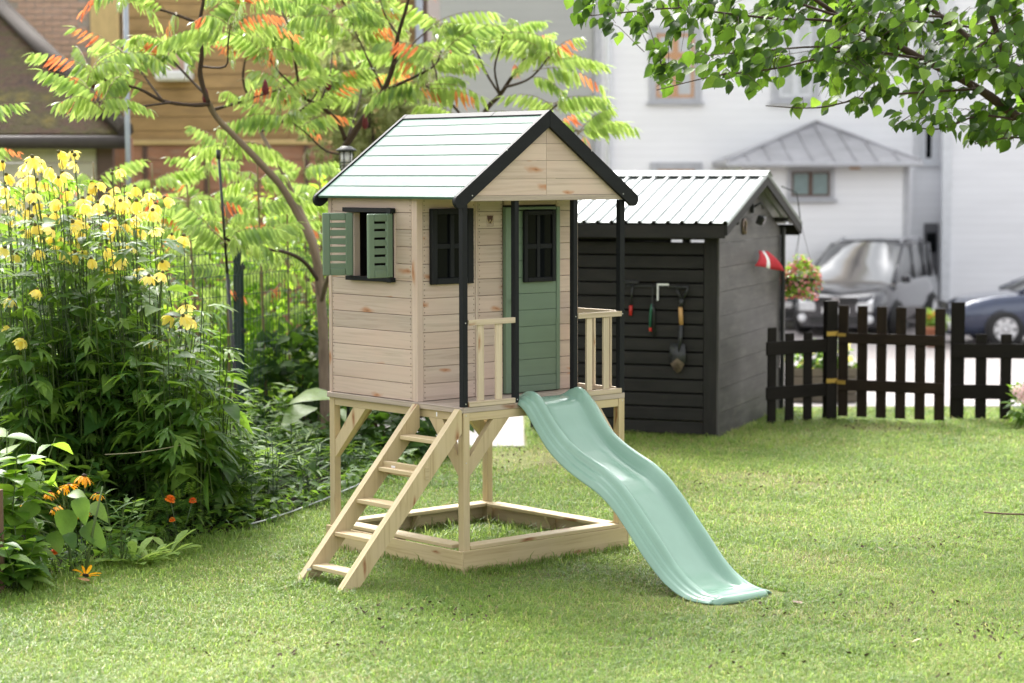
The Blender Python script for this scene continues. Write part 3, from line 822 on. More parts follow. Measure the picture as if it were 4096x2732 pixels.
# sandbox
sb = empty_part('sandbox', house)
e = .012; zb = .129
for lo, hi in (((-e, -e, -.02), (W + e, -.0005, zb)), ((-e, D + .0005, -.02), (W + e, D + e, zb)), ((-e - .0005 - .012, -e + .0, -.02), (-e - .0006, D + e, zb - .001)), ((W + e + .0006, -e, -.02), (W + e + .0125, D + e, zb - .001))):
    bx('side_board', lo, hi, M_pine, sb, .002)
rm = .118
for lo, hi in (((.049, -.004, zb + .001), (W - .049, rm - .02, zb + .023)), ((.049, D - rm + .02, zb + .001), (W - .049, D + .006, zb + .023))):
    bx('seat_board', lo, hi, M_pine, sb, .003)
for lo, hi in (((-.006, .049, zb + .0015), (rm - .02, D - .049, zb + .0225)), ((W - rm + .02, .049, zb + .0015), (W + .006, D - .049, zb + .0225))):
    # stop short of the corners already covered
    lo2 = (lo[0], max(lo[1], rm - .0195), lo[2]); hi2 = (hi[0], min(hi[1], D - rm + .0195), hi[2])
    bx('seat_board', lo2, hi2, M_pine, sb, .003)
for a0, b0, ax in ((.62, .0, 'b'), (.62, D - .02, 'b'), (W - .02, .62, 'a'), (.0, .62, 'a')):
    if ax == 'b':
        s = 1 if b0 < .5 else -1; y = 0.001 if s > 0 else D - .001
        MB().prism([(y, .0), (y, zb), (y + s * .075, zb), (y + s * .075, zb - .012)], a0 - .011, a0 + .011, 0).build('bracket', M_pine, sb)
    else:
        s = 1 if a0 < .5 else -1; x = 0.001 if s > 0 else W - .001
        MB().prism([(x, .0), (x, zb), (x + s * .075, zb), (x + s * .075, zb - .012)], b0 - .011, b0 + .011, 1).build('bracket', M_pine, sb)
# slide -------------------------------------------------------------
CR = [(.10, .935), (.07, .955), (.035, .978), (-.01, .990), (-.05, .982), (-.085, .962), (-.12, .927), (-.16, .882), (-.23, .815), (-.32, .745), (-.43, .690), (-.54, .650), (-.66, .610), (-.77, .550), (-.87, .470), (-.98, .370), (-1.09, .268), (-1.20, .160), (-1.30, .088), (-1.37, .056), (-1.43, .034), (-1.53, .032)]
OB = [(.10, .925), (-.015, .922), (-.072, .882), (-.154, .792), (-.248, .693), (-.34, .631), (-.445, .579), (-.561, .534), (-.689, .487), (-.802, .417), (-.913, .318), (-1.012, .218), (-1.109, .137), (-1.205, .069), (-1.299, .028), (-1.38, .006), (-1.53, .004)]
def interp(T, b):
    T = sorted(T); 
    return float(np.interp(b, [p[0] for p in T], [p[1] for p in T]))
def smooth_tab(T, sig=.03):
    bs = np.linspace(-1.60, .12, 200); v = np.array([interp(T, b) for b in bs])
    k = np.exp(-.5 * (np.arange(-8, 9) * (bs[1] - bs[0]) / sig) ** 2); k /= k.sum()
    vp = np.pad(v, 8, mode='edge'); vs = np.convolve(vp, k, 'valid'); return list(zip(bs, vs))
CRs, OBs = smooth_tab(CR, .018), smooth_tab(OB, .03)
DEP = [(.10, .006), (.03, .045), (-.02, .060), (-.2, .078), (-.6, .085), (-1.1, .082), (-1.25, .066), (-1.34, .045), (-1.40, .018), (-1.44, .0), (-1.6, .0)]
SEC = [(.0, 'f', 0), (.07, 'f', .0), (.112, 'f', .0), (.121, 'f', .05), (.129, 'f', .06), (.137, 'f', .10), (.147, 'f', .36), (.158, 'f', .70), (.167, 'c', .95), (.176, 'c', 1.0), (.190, 'c', 1.0), (.199, 'c', .95), (.205, 'c', .80), (.211, 'c', .64), (.216, 'c', .62), (.227, 'c', .61), (.232, 'c', .57), (.237, 'c', .38), (.242, 'c', .355), (.253, 'c', .345), (.258, 'c', .30), (.263, 'c', .10), (.273, 'c', .0)]
mb = MB(); st = list(np.linspace(.10, -1.53, 90)); ring = []
full = [(-h, k, v) for h, k, v in SEC[::-1]] + [s for s in SEC[1:]]
for b in st:
    c, o, dp = interp(CRs, b), interp(OBs, b), interp(DEP, b)
    fl = c - dp
    t = (0.1 - b) / 1.63
    cx = .677 - .064 * t; wsc = (1.0 - .06 * t) * (1 - .09 * max(0, (-1.39 - b) / .14) ** 2)
    row = []
    for h, k, v in full:
        z = fl + dp * v if k == 'f' else o + (c - o) * v
        row.append(len(mb.v)); mb.v.append((cx + h * wsc, b, z))
    ring.append(row)
# rounded lip at the end
for q, (db, dz, ws) in enumerate(((-.018, .001, .885), (-.036, .0, .85), (-.050, -.006, .81), (-.057, -.016, .785), (-.056, -.030, .78))):
    row = []
    b = st[-1] + db
    for h, k, v in full:
        hh = h / .273
        row.append(len(mb.v)); z = max(.001, .034 * (1 - .8 * max(0, (abs(hh) - .70) / .3) ** 1.5) + dz)
        mb.v.append((.604 + h * .92 * ws, b + .045 * abs(hh) ** 4, z))
    ring.append(row)
for r0, r1 in zip(ring[:-1], ring[1:]):
    for i in range(len(r0) - 1):
        mb.face([r0[i], r0[i + 1], r1[i + 1], r1[i]], None, 0, True)
sld = mb.build('slide', M_slide, house)
so = sld.modifiers.new('thick', 'SOLIDIFY'); so.thickness = .006; so.offset = -1

# ------------------------------------------------------------------ the garden shed
SPHI = R(20)
shed = thing('garden_shed', 'dark stained wooden garden shed with bright metal roof behind the playhouse', 'shed', (1.717, 18.256, 0), -SPHI)
# local frame: x to the right along the front, y into the shed (corner of front and right wall at the origin)
SLW, SDP = 1.66, 2.30
fwall = empty_part('front_wall', shed)
bx('corner_board', (-.115, -.004, -.02), (-.002, .02, 1.735), M_shed, fwall, .003)
bx('corner_board', (-SLW, -.004, -.02), (-SLW + .115, .02, 1.735), M_shed, fwall, .003)
z = .025
while z < 1.56:
    bx('slat', (-SLW + .118, .004, z), (-.118, .018, z + .103), M_shed, fwall, .003); z += .1165
z0s = z
bx('slat', (-SLW + .118, .004, 1.665), (-.118, .018, 1.72), M_shed, fwall, .003)
sw_ = empty_part('side_wall', shed)
bx('corner_board', (-.0015, -.003, -.02), (.016, .05, 1.74), M_shed_side, sw_, .003)
z = 0.0
rw_top = []
APY, APZ = 1.18, 2.105
def roof_z(y): return 1.70 + (APZ - 1.70) * (1 - abs(y - APY) / (APY + .0 if y < APY else SDP - APY)) if 0 <= y <= SDP else 1.7
while z < 2.05:
    z1 = min(z + .2045, 2.09)
    ys = lambda zz: (.052, SDP) if zz <= 1.70 else (max(.052, APY * (zz - 1.70) / (APZ - 1.70)), SDP - (SDP - APY) * (zz - 1.70) / (APZ - 1.70))
    (a0, a1), (b0_, b1_) = ys(z), ys(z1)
    o = random.uniform(-.001, .001)
    if z <= 1.70 < z1:
        pl = [(a0, z), (a1, z), (a1, 1.70), (b1_, z1), (b0_, z1), (a0, 1.70)]
    else: pl = [(a0, z), (a1, z), (b1_, z1), (b0_, z1)]
    pl = [(y, zz + (.003 if i > 1 and zz != 1.70 else 0) - .006 * (i > 1 and zz != 1.70)) for i, (y, zz) in enumerate(pl)]
    mbp = MB().prism(pl, -.012, .006 + o, 0); mbp.build('plank', M_shed_side, sw_)
    z = z1
bkw = MB().box((-SLW, SDP - .02, -.02), (0, SDP, 1.565)).box((-SLW, SDP - .02, 1.602), (0, SDP, 1.7))
for x0_, x1_ in ((-SLW, -1.05), (-.94, -.86), (-.46, -.33), (-.26, 0)): bkw.box((x0_, SDP - .019, 1.566), (x1_, SDP - .001, 1.601))
bkw.build('back_wall', M_shed, shed)
MB().box((-SLW, .03, -.02), (-SLW + .02, SDP - .03, 1.7)).build('left_wall', M_shed, shed)
bx('drainpipe', (.012, SDP - .03, 0), (.05, SDP + .02, 1.72), M_black, shed, .008)
# roof
srf = empty_part('roof', shed)
EY0, EY1, EZs = -.235, 2.60, 1.775
sl1 = math.atan2(2.205 - 1.808, APY - EY0); sl2 = math.atan2(2.205 - 1.74, EY1 - APY)
X0r, X1r = -SLW - .15, .15
def corrugate(y0, z0, y1, z1, nm):
    # trapezoid profile sheet, ribs running down the slope
    mb = MB(); xs = []; x = X0r; p = .122
    prof = []
    while x < X1r - .01:
        for dx, h in ((0, 0), (.083, 0), (.092, .020), (.113, .020)):
            if x + dx <= X1r: prof.append((x + dx, h))
        x += p
    prof.append((X1r, 0))
    d = Vector((0, y1 - y0, z1 - z0)).normalized(); n = Vector((0, -d.z, d.y))
    if n.z < 0: n = -n
    for (px_, h) in prof:
        for (yy, zz_) in ((y0, z0), (y1, z1)):
            for t in (0, .004): q = Vector((px_, yy, zz_)) + n * (h + t); mb.v.append(q[:])
    for i in range(len(prof) - 1):
        a = i * 4; b = a + 4
        mb.face([a + 1, b + 1, b + 3, a + 3]); mb.face([a, a + 2, b + 2, b]); mb.face([a, b, b + 1, a + 1]); mb.face([a + 2, a + 3, b + 3, b + 2])
    return mb.build(nm, M_zinc, srf)
corrugate(EY0, 1.808, APY, 2.205, 'roof_sheet'); corrugate(EY1, 1.74, APY, 2.205, 'roof_sheet')
# ridge flashing folded over both slopes
for (y1, z1) in ((APY - .14, 2.205 - .14 * math.tan(sl1) + .030), (APY + .14, 2.205 - .14 * math.tan(sl2) + .030)):
    MB().prism([(APY, 2.238), (y1, z1), (y1, z1 + .004), (APY, 2.242)], X0r - .01, X1r + .01, 0).build('ridge_flashing', M_zinc, srf)
bx('fascia', (X0r + .01, EY0 + .012, 1.685), (X1r - .03, EY0 + .032, 1.796), M_shed, srf, .003)
bx('fascia', (X0r + .01, EY1 - .032, 1.635), (X1r - .03, EY1 - .012, 1.735), M_shed, srf, .003)
for xg in (X1r - .028, X0r + .008):
    for y0, z0, y1, z1 in ((EY0 + .01, 1.793, APY - .001, 2.198), (EY1 - .01, 1.733, APY + .001, 2.198)):
        MB().prism([(y0, z0 - .085), (y1, z1 - .085), (y1, z1 - .002), (y0, z0 - .002)], xg, xg + .020, 0).build('bargeboard', M_shed, srf)
        MB().prism([(y0, z0 - .004), (y1, z1 - .004), (y1, z1 + .03), (y0, z0 + .03)], xg + .0205, xg + .0245, 0).build('edge_flashing', M_zinc, srf)
for y in (APY, .25, 2.1):
    MB().box((-SLW, y - .02, roof_z(y) - .0), (X1r - .03, y + .02, roof_z(y) + .04)).build('purlin', M_shed, srf)
# interior roof lining keeps daylight out except the gaps under the eave
# floodlight under the gable
Mshed = Matrix.Translation((1.717, 18.256, 0)) @ Matrix.Rotation(-SPHI, 4, 'Z')
def shedpt(x, y, z): return Mshed @ Vector((x, y, z))
fl = thing('floodlight', 'small black floodlight on a bracket under the shed gable', 'lamp', shedpt(.03, 1.12, 1.90), -SPHI)
MB().box((-.02, -.02, -.03), (.01, .02, .05)).build('wall_plate', M_black, fl)
MB().tube([(.0, 0, .02), (.06, .03, .06), (.08, .05, .01)], .010).build('arm', M_black, fl)
bx('lamp_head', (.055, .01, -.11), (.115, .11, -.03), M_black, fl, .008, M=Matrix.Rotation(R(20), 4, 'Y'))
MB().box((.117, .018, -.102), (.120, .102, -.038), Matrix.Rotation(R(20), 4, 'Y'), 0).build('lens', M_glass, fl)
hsx = thing('horseshoe', 'rusty horseshoe nailed to the shed wall below the floodlight', 'horseshoe', shedpt(.016, .86, 1.76), -SPHI)
MB().tube([(0, -.035 + .0 * k, -.07) for k in (0,)] + [(0, -.055 * math.cos(a), .0 + .06 * math.sin(a)) for a in np.linspace(-.5, math.pi + .5, 12)] + [(0, .035, -.07)], .012, 6).build('shoe', M_steelr, hsx)
# red and white pennant
pn = thing('pennant', 'small red cloth pennant with a white stripe hung on the shed side', 'flag', shedpt(.03, 1.34, 1.42), -SPHI); pn.scale = (.85, .85, .85)
def cloth(rows_, name, m):
    mb = MB(); n = len(rows_[0])
    for r in rows_:
        for p in r: mb.v.append(p)
    for i in range(len(rows_) - 1):
        for j in range(n - 1): mb.face([i * n + j, i * n + j + 1, (i + 1) * n + j + 1, (i + 1) * n + j], None, 0, True)
    o = mb.build(name, m, pn); md = o.modifiers.new('t', 'SOLIDIFY'); md.thickness = .004
TL, TR, BL, BR = Vector((.01, -.06, .13)), Vector((.07, .10, .12)), Vector((.01, -.24, -.02)), Vector((.20, .22, -.09))
def pp(u, v):
    top = TL.lerp(TR, u); bot = BL.lerp(BR, u); p = top.lerp(bot, v); p.x += .025 * math.sin(u * 7) * v + .03 * math.sin(v * 3.0); p.z -= .04 * math.sin(u * math.pi) * v * .0; return p[:]
for nm, u0, u1, m in (('red_band', 0, .34, M_red), ('white_band', .34, .60, M_white), ('red_band', .60, 1, M_red)):
    cloth([[pp(u0 + (u1 - u0) * i / 4, j / 5) for i in range(5)] for j in range(6)], nm, m)
# tools on the front wall (front face y = 0)
shv = thing('shovel', 'round pointed shovel with pale wooden shaft hanging on the shed front', 'shovel', shedpt(-.33, -.02, .55), -SPHI)
MB().tube([(.028, -.01, .40), (.020, -.012, .55)], .019, 8).build('shaft', M_handlew, shv)
MB().tube([(.020, -.012, .55), (.034, -.012, .62)], .019, 8).build('sleeve', M_black, shv)
MB().tube([(.028, -.01, .40), (.012, -.01, .16)], [.020, .016], 8).build('socket', M_black, shv)
MB().tube([(.034, -.012, .60), (-.008, -.012, .685), (-.015, -.012, .715), (.082, -.012, .72), (.080, -.012, .69), (.036, -.012, .615)], .012, 8).build('grip', M_black, shv)
mb = MB(); 
outl = [(-.062, .24), (-.074, .14), (-.062, .07), (-.03, .015), (0, -.01), (.03, .015), (.062, .07), (.072, .14), (.062, .24), (.02, .245), (0, .25), (-.02, .245)]
for (x, z) in outl: mb.v.append((x, -.012 - .25 * x * x * 10, z))
mb.v.append((0, -.032, .12))
for i in range(len(outl)): mb.face([i, (i + 1) % len(outl), len(outl)], None, 1 if outl[i][1] < .1 and outl[(i + 1) % len(outl)][1] < .1 else 0, True)
bl_ = mb.build('blade', [M_black, M_steelr], shv); bl_.modifiers.new('t', 'SOLIDIFY').thickness = .004
rail_ = thing('tool_rail', 'thin black hanging rail for tools on the shed front', 'tool rail', shedpt(-.55, -.005, 1.27), -SPHI)
bx('bar', (-.24, -.008, -.008), (.30, 0, .008), M_black, rail_)
for xx in (-.2, .0, .13, .26): MB().tube([(xx, -.006, 0), (xx, -.04, -.004), (xx, -.045, .012)], .003, 5).build('hook', M_black, rail_)
brk = thing('steel_square', 'white right angled steel square hanging on the shed front', 'square', shedpt(-.47, -.012, 1.22), -SPHI)
bx('blade', (-.05, -.004, .058), (.055, 0, .074), M_whitep, brk, .001); bx('tongue', (-.05, -.004, -.07), (-.036, 0, .0575), M_whitep, brk, .001)
hm = thing('hammer', 'red handled hammer hanging on the shed front behind the porch post', 'hammer', shedpt(-.75, -.02, 1.02), -SPHI)
MB().tube([(0, 0, .0), (.002, 0, .085)], .014, 8).build('grip', M_redp, hm); MB().tube([(.002, 0, .085), (.018, 0, .27)], .008, 8).build('shaft', M_black, hm)
bx('head', (-.05, -.012, .27), (.07, .012, .297), M_black, hm, .004)
lo_ = thing('pruning_shears', 'long handled pruning shears with green grips on the shed front', 'shears', shedpt(-.56, -.02, .86), -SPHI)
MB().tube([(-.02, 0, .02), (-.012, 0, .20), (.0, 0, .26)], .011, 8).build('grip', plain('green_grip', (.02, .12, .07), .5), lo_)
MB().tube([(.018, 0, -.02), (.016, 0, .20), (.002, 0, .26)], .011, 8).build('grip', M_black, lo_)
MB().prism([(-.006, .26), (.008, .26), (.012, .41), (.0, .42)], -.006, .0, 1).build('blade', M_black, lo_)
MB().box((-.022, -.016, .03), (.0, -.011, .06)).build('catch', M_redp, lo_)

# ------------------------------------------------------------------ picket fence and gate
def pickets(root, base, dirv, items, rails, m, th=.018):
    # items: (offset along, width, z0, z1); local x along the fence
    for (o, wd, z0, z1) in items:
        bx('picket', (o - wd / 2, -.014, z0), (o + wd / 2, .004, z1), m, root, .003)
    for (o0, o1, z0, z1) in rails:
        bx('rail', (o0, -.034, z0), (o1, -.0145, z1), m, root, .003)
def fence_thing(label, x0, y0, x1, y1, name='picket_fence', cat='fence', group=None):
    return thing(name, label, cat, (x0, y0, 0), math.atan2(y1 - y0, x1 - x0), group)
def sx(ov, Y): return at(ov, 900, Y).x
f1 = fence_thing('short dark picket fence panel between the shed and the gate', 2.27, 19.25, 2.87, 19.65, group='dark picket fence panels')
pickets(f1, None, None, [(.03, .095, -.03, .86), (.235, .098, .0, .80), (.45, .098, .01, .80)], [(-.05, .66, .615, .735), (-.05, .66, .22, .335)], M_fence)
gp_ = thing('gate_post', 'thick dark gate post with yellow hinges left of the gate', 'post', (2.87, 19.62, 0), R(20))
bx('shaft', (-.055, -.03, -.02), (.055, .05, 1.075), M_fence, gp_, .004)
bx('hinge', (-.06, -.036, .76), (.055, -.0305, .80), M_brassh, gp_, .002); bx('hinge', (-.06, -.036, .335), (.055, -.0305, .375), M_brassh, gp_, .002)
g0, g1 = Vector((2.945, 19.62, 0)), Vector((3.815, 19.22, 0))
gate = fence_thing('dark brown picket gate standing slightly ajar', g0.x, g0.y, g1.x, g1.y, 'picket_gate', 'gate')
gl = (g1 - g0).length
pickets(gate, None, None, [(.04 + i * (gl - .08) / 5, .092, .035, 1.035 - .002 * i) for i in range(6)], [(.0, gl, .695, .79), (.0, gl, .27, .37)], M_gate)
bx('hinge_strap', (-.01, -.040, .755), (.07, -.0345, .785), M_brassh, gate, .002); bx('hinge_strap', (-.01, -.040, .325), (.07, -.0345, .36), M_brassh, gate, .002)
f2 = fence_thing('dark picket fence panel right of the gate', 3.96, 19.62, 6.4, 19.3, group='dark picket fence panels')
pickets(f2, None, None, [(.05, .125, -.02, 1.06)] + [(.26 + .218 * i, .098, .01, .775) for i in range(10)], [(-.0, 2.45, .56, .69), (-.0, 2.45, .19, .32)], M_fence)

# ------------------------------------------------------------------ green wire panel fence on the left
FP = [Vector((-4.41, 12.6, 0)), Vector((-3.31, 15.0, 0)), Vector((-2.19, 17.5, 0)), Vector((-1.08, 19.95, 0))]
wf = thing('wire_fence', 'dark green welded wire panel fence behind the yellow coneflowers', 'fence', FP[0], 0)
fdir = (FP[2] - FP[1]).normalized(); fn = Vector((fdir.y, -fdir.x, 0))
for i, p in enumerate(FP):
    q = p - FP[0]
    ang = math.atan2(fdir.y, fdir.x)
    M4 = Matrix.Translation(q) @ Matrix.Rotation(ang, 4, 'Z')
    po = MB().box((-.025, -.035, 0), (.025, .035, 1.63), M4, .004).build('post', M_fpost, wf)
    MB().prism([(-.027, 1.6305), (.027, 1.6305), (.02, 1.645), (-.02, 1.645)], -.037, .037, 1, M4).build('cap', M_fpost, po)
    for zc in (1.46, .95, .42):
        MB().box((-.032, -.044, zc), (.032, -.0355, zc + .035), M4, .002).build('clamp', M_black, po)
for a, b in zip(FP[:-1], FP[1:]):
    mb = MB(); a = a - FP[0]; b = b - FP[0]; L_ = (b - a).length; o3 = fn * .045
    n_ = int(L_ / .05)
    def wirebox(p, q, r): mb.tube([p, q], r, 4, 0, False, False)
    for k in range(1, n_):
        p = a.lerp(b, k / n_) + o3
        pts = [p + Vector((0, 0, .03)), p + Vector((0, 0, 1.42)), p + fn * .025 + Vector((0, 0, 1.47)), p + Vector((0, 0, 1.52)), p + Vector((0, 0, 1.62))]
        mb.tube(pts, .0027, 3, 0, False, False)
    for zc in (.06, .26, .46, .66, .86, 1.06, 1.26, 1.42, 1.52, 1.60):
        wirebox(a + o3 + Vector((0, 0, zc)), b + o3 + Vector((0, 0, zc)), .0032)
    tag(mb.build('wire_panel', M_wire, wf), kind='stuff')
# leaning black pole
pp0, pp1 = at(542, 905, 16.6), at(503, 344, 16.6)
d_ = (pp1 - pp0).normalized(); g_ = pp0 + d_ * (-pp0.z / d_.z)
pol = thing('garden_pole', 'slim black leaning metal pole by the wire fence', 'pole', g_)
MB().tube([(0, 0, -.02), (pp0 - g_), (pp0.lerp(pp1, .5) - g_)], .0135, 8).build('shaft', M_black, pol)
MB().tube([(pp0.lerp(pp1, .5) - g_), (pp1 - g_)], .0105, 8).build('upper_tube', M_black, pol)
MB().tube([(pp1 - g_) + Vector((0, 0, -.06)), (pp1 - g_) + Vector((0, 0, .01))], .016, 8).build('collar', M_black, pol)
# garden lantern on a post beyond the roof
lp = at(797, 365, 16.2)
lan = thing('garden_lantern', 'black solar lantern with clear panes on a post behind the playhouse roof', 'lantern', (lp.x, lp.y, 0))
MB().tube([(0, 0, 0), (0, 0, lp.z - .10)], .014, 8).build('post', M_black, lan)
cap = MB().lathe([(.075, lp.z + .062), (.078, lp.z + .068), (.070, lp.z + .078), (.045, lp.z + .092), (.040, lp.z + .098), (.0, lp.z + .10)], 18).build('cap', M_black, lan)
MB().lathe([(.016, lp.z - .10), (.045, lp.z - .082), (.050, lp.z - .072), (.050, lp.z - .068), (.01, lp.z - .066)], 18).build('base', M_black, lan)
MB().lathe([(.042, lp.z - .066), (.046, lp.z + .061)], 16).build('pane', plain('lantern_glass', (.42, .42, .40), .1, .7), lan)
for k in range(6):
    a = k * math.pi / 3 + .2
    bar = MB().tube([(.047 * math.cos(a), .047 * math.sin(a), lp.z - .067), (.050 * math.cos(a), .050 * math.sin(a), lp.z + .062)], .0035, 5).build('bar', M_black, lan)
for zc in (-.045, -.02): MB().tube([(.050 * math.cos(a), .050 * math.sin(a), lp.z + zc) for a in np.linspace(0, 2 * math.pi, 17)], .003, 5).build('ring', M_black, lan)
# rope along the bed edge
rope = MB().tube([Vector((x, y, .055 + .01 * math.sin(y * 3))) for x, y in ((-1.62, 13.45), (-1.56, 13.6), (-1.42, 14.05), (-1.25, 14.55), (-1.05, 15.2))], .005, 6).build('edge_cord', plain('pale_cord', (.46, .48, .50), .8))
tag(rope, 'pale taut cord along the edge of the flower bed', 'cord')
stk = on_ground(2, 1340); 
so_ = MB().box((-.02, -.02, -.02), (.02, .02, .56)).build('wooden_stake', plain('stake_wood', (.13, .075, .045), .85)); so_.location = (at(2, 1230, 11.5).x - .012, 11.5, 0)
tag(so_, 'brown wooden stake at the left edge among broad leaves', 'stake')

# ------------------------------------------------------------------ white house across the yard
def wbox(name, x0, x1, y0, y1, z0, z1, m, par, ch=.004):
    return bx(name, (x0, y0, z0), (x1, y1, z1), m, par, ch)
def window(par, ox0, oy0, ox1, oy1, Y, fw=.14, sash=M_sash, panes=(2, 1), glassm=M_palepane, transom=None, sill=True, frame_m=M_trim, s=.06):
    """frame on the wall plane at distance Y (the wall face), measured from the photo"""
    a, b = at(ox0, oy0, Y), at(ox1, oy1, Y)
    x0, x1, z1, z0 = a.x, b.x, a.z, b.z
    wn = empty_part('window', par)
    for lo, hi in (((x0, Y - .05, z0), (x0 + fw, Y - .003, z1)), ((x1 - fw, Y - .05, z0), (x1, Y - .003, z1)), ((x0 + fw + .002, Y - .05, z1 - fw), (x1 - fw - .002, Y - .003, z1)), ((x0 + fw + .002, Y - .05, z0), (x1 - fw - .002, Y - .003, z0 + fw * .6))):
        bx('frame', lo, hi, frame_m, wn, .006)
    if sill: bx('sill', (x0 - .05, Y - .12, z0 - .06), (x1 + .05, Y - .003, z0 - .002), frame_m, wn, .006)
    i0, i1, j0, j1 = x0 + fw + .004, x1 - fw - .004, z0 + fw * .6 + .004, z1 - fw - .004
    n = panes[0]
    rows_ = [(j0, j1)] if transom is None else [(j0, j0 + (j1 - j0) * transom), (j0 + (j1 - j0) * transom + .002, j1)]
    for r0, r1 in rows_:
        for k in range(n):
            c0 = i0 + (i1 - i0) * k / n + .002; c1 = i0 + (i1 - i0) * (k + 1) / n - .002
            for lo, hi in (((c0, Y - .038, r0), (c0 + s, Y - .006, r1)), ((c1 - s, Y - .038, r0), (c1, Y - .006, r1)), ((c0 + s + .001, Y - .037, r0), (c1 - s - .001, Y - .006, r0 + s)), ((c0 + s + .001, Y - .037, r1 - s), (c1 - s - .001, Y - .006, r1))):
                bx('sash', lo, hi, sash, wn, .004)
            bx('pane', (c0 + s + .001, Y - .022, r0 + s + .001), (c1 - s - .001, Y - .012, r1 - s - .001), glassm, wn, 0)
    return wn
YW = 46.0
wh = thing('white_house', 'large white clapboard house with a low porch across the yard', 'house', (0, 0, 0))
X = lambda ov, Y: at(ov, 700, Y).x
ZB = -1.0
wbox('wall', X(1372, YW), X(2092, YW), YW, YW + 6, ZB, 9.5, M_white_clap, wh)
wbox('corner_board', X(1364, YW), X(1378, YW), YW - .05, YW - .002, ZB, 9.5, M_trim, wh)
MB().tube([(X(1396, YW), YW - .12, ZB), (X(1396, YW), YW - .12, 9.4)], .055, 10).build('drainpipe', M_trimw, wh)
wbox('left_wing', X(955, YW), X(1363, YW), YW + .02, YW + 5, ZB, 9.5, M_wing_clap, wh)
# recessed link wall and right wing
wbox('recess_wall', X(2093, YW) + .003, X(2182, YW), 46.22, 47.5, ZB, 9.5, M_white_clap, wh)
YR = 45.4
wbox('right_wing', X(2174, YR), X(2174, YR) + 9, YR, YR + 3, ZB, 9.5, M_white_clap, wh)
bx('corner_pillar', (X(2158, YR), YR - .10, ZB), (X(2180, YR), YR - .004, 9.5), M_trimw, wh, .01)
# door and small window in the recess
dz = at(2136, 516, 46.2).z
dr = bx('door', (X(2119, 46.2), 46.16, -.9), (X(2152, 46.2), 46.215, dz), M_doorg, wh, .01)
bx('pane', (X(2125, 46.2), 46.145, dz - .62), (X(2147, 46.2), 46.158, dz - .2), M_glass, dr, 0)
window(wh, 2114, 286, 2153, 378, 46.21, .06, M_trimw, (1, 1), M_glass, None, True, M_trimw)
window(wh, 1493, 62, 1612, 236, YW, .15, M_sash, (2, 1), M_palepane, .66)
window(wh, 1775, 40, 1882, 236, YW, .15, M_trimw, (2, 1), M_palepane, .66)
window(wh, 1494, 374, 1612, 520, YW, .15, M_sash, (2, 1), M_teal, .66)
# porch
YP = 43.2
po_ = empty_part('porch', wh)
xl, xr = X(1700, YP), X(2083, YP); zt = at(1900, 374, YP).z
wbox('wall', xl, xr, YP, YW - .01, ZB, zt, M_white_clap, po_)
bx('corner_board', (xr - .10, YP - .02, ZB), (xr + .02, YP - .001, zt - .01), M_trim, po_, .006)
bx('corner_board', (X(1742, YP), YP - .02, ZB), (X(1756, YP), YP - .001, zt - .01), M_trimw, po_, .006)
el, er = X(1668, YP - .4), X(2110, YP - .4); ze = at(1900, 373, YP - .4).z; za = at(1872, 284, YW - .05).z; xa = X(1872, YW)
rv = [(el, YP - .4, ze), (er, YP - .4, ze), (er, YW - .02, ze + .0), (xa, YW - .02, za), (el, YW - .02, ze + .0)]
th_ = .08
mb = MB(); mb.v = [tuple(v) for v in rv] + [(x, y, z - th_) for x, y, z in rv]
mb.face([0, 1, 3]); mb.face([1, 2, 3]); mb.face([0, 3, 4]); mb.face([6, 5, 9, 7]); mb.face([0, 5, 6, 1]); mb.face([1, 6, 7, 2]); mb.face([4, 9, 5, 0])
rp = mb.build('roof', M_metalroof, po_)
for k in range(1, 9):
    t = k / 9; p0 = Vector((el + (er - el) * t, YP - .4, ze)); tt = min(t, 1 - t) * 2
    ap = Vector((xa, YW - .02, za))
    # seam goes straight up the slope until it meets a hip
    if p0.x < xa: f = (p0.x - el) / (xa - el)
    else: f = (er - p0.x) / (er - xa)
    p1 = Vector((p0.x, p0.y + (ap.y - p0.y) * f, p0.z + (ap.z - p0.z) * f))
    MB().tube([p0 + Vector((0, 0, .015)), p1 + Vector((0, 0, .015))], .022, 4).build('seam', M_metalroof, rp)
for e0 in (rv[0], rv[1]): MB().tube([Vector(e0) + Vector((0, 0, .01)), Vector(rv[3]) + Vector((0, 0, .01))], .04, 5).build('hip_cap', M_metalroof, rp)
bx('gutter', (el - .03, YP - .50, ze - .11), (er + .03, YP - .405, ze - .01), M_trim, po_, .02)
window(po_, 1808, 386, 1916, 460, YP, .085, M_sashb, (2, 1), M_teal, None, True, s=.038)
bx('vent', (X(1948, YP), YP - .03, at(0, 388, YP).z), (X(1972, YP), YP - .002, at(0, 377, YP).z), M_sash, po_, .004)

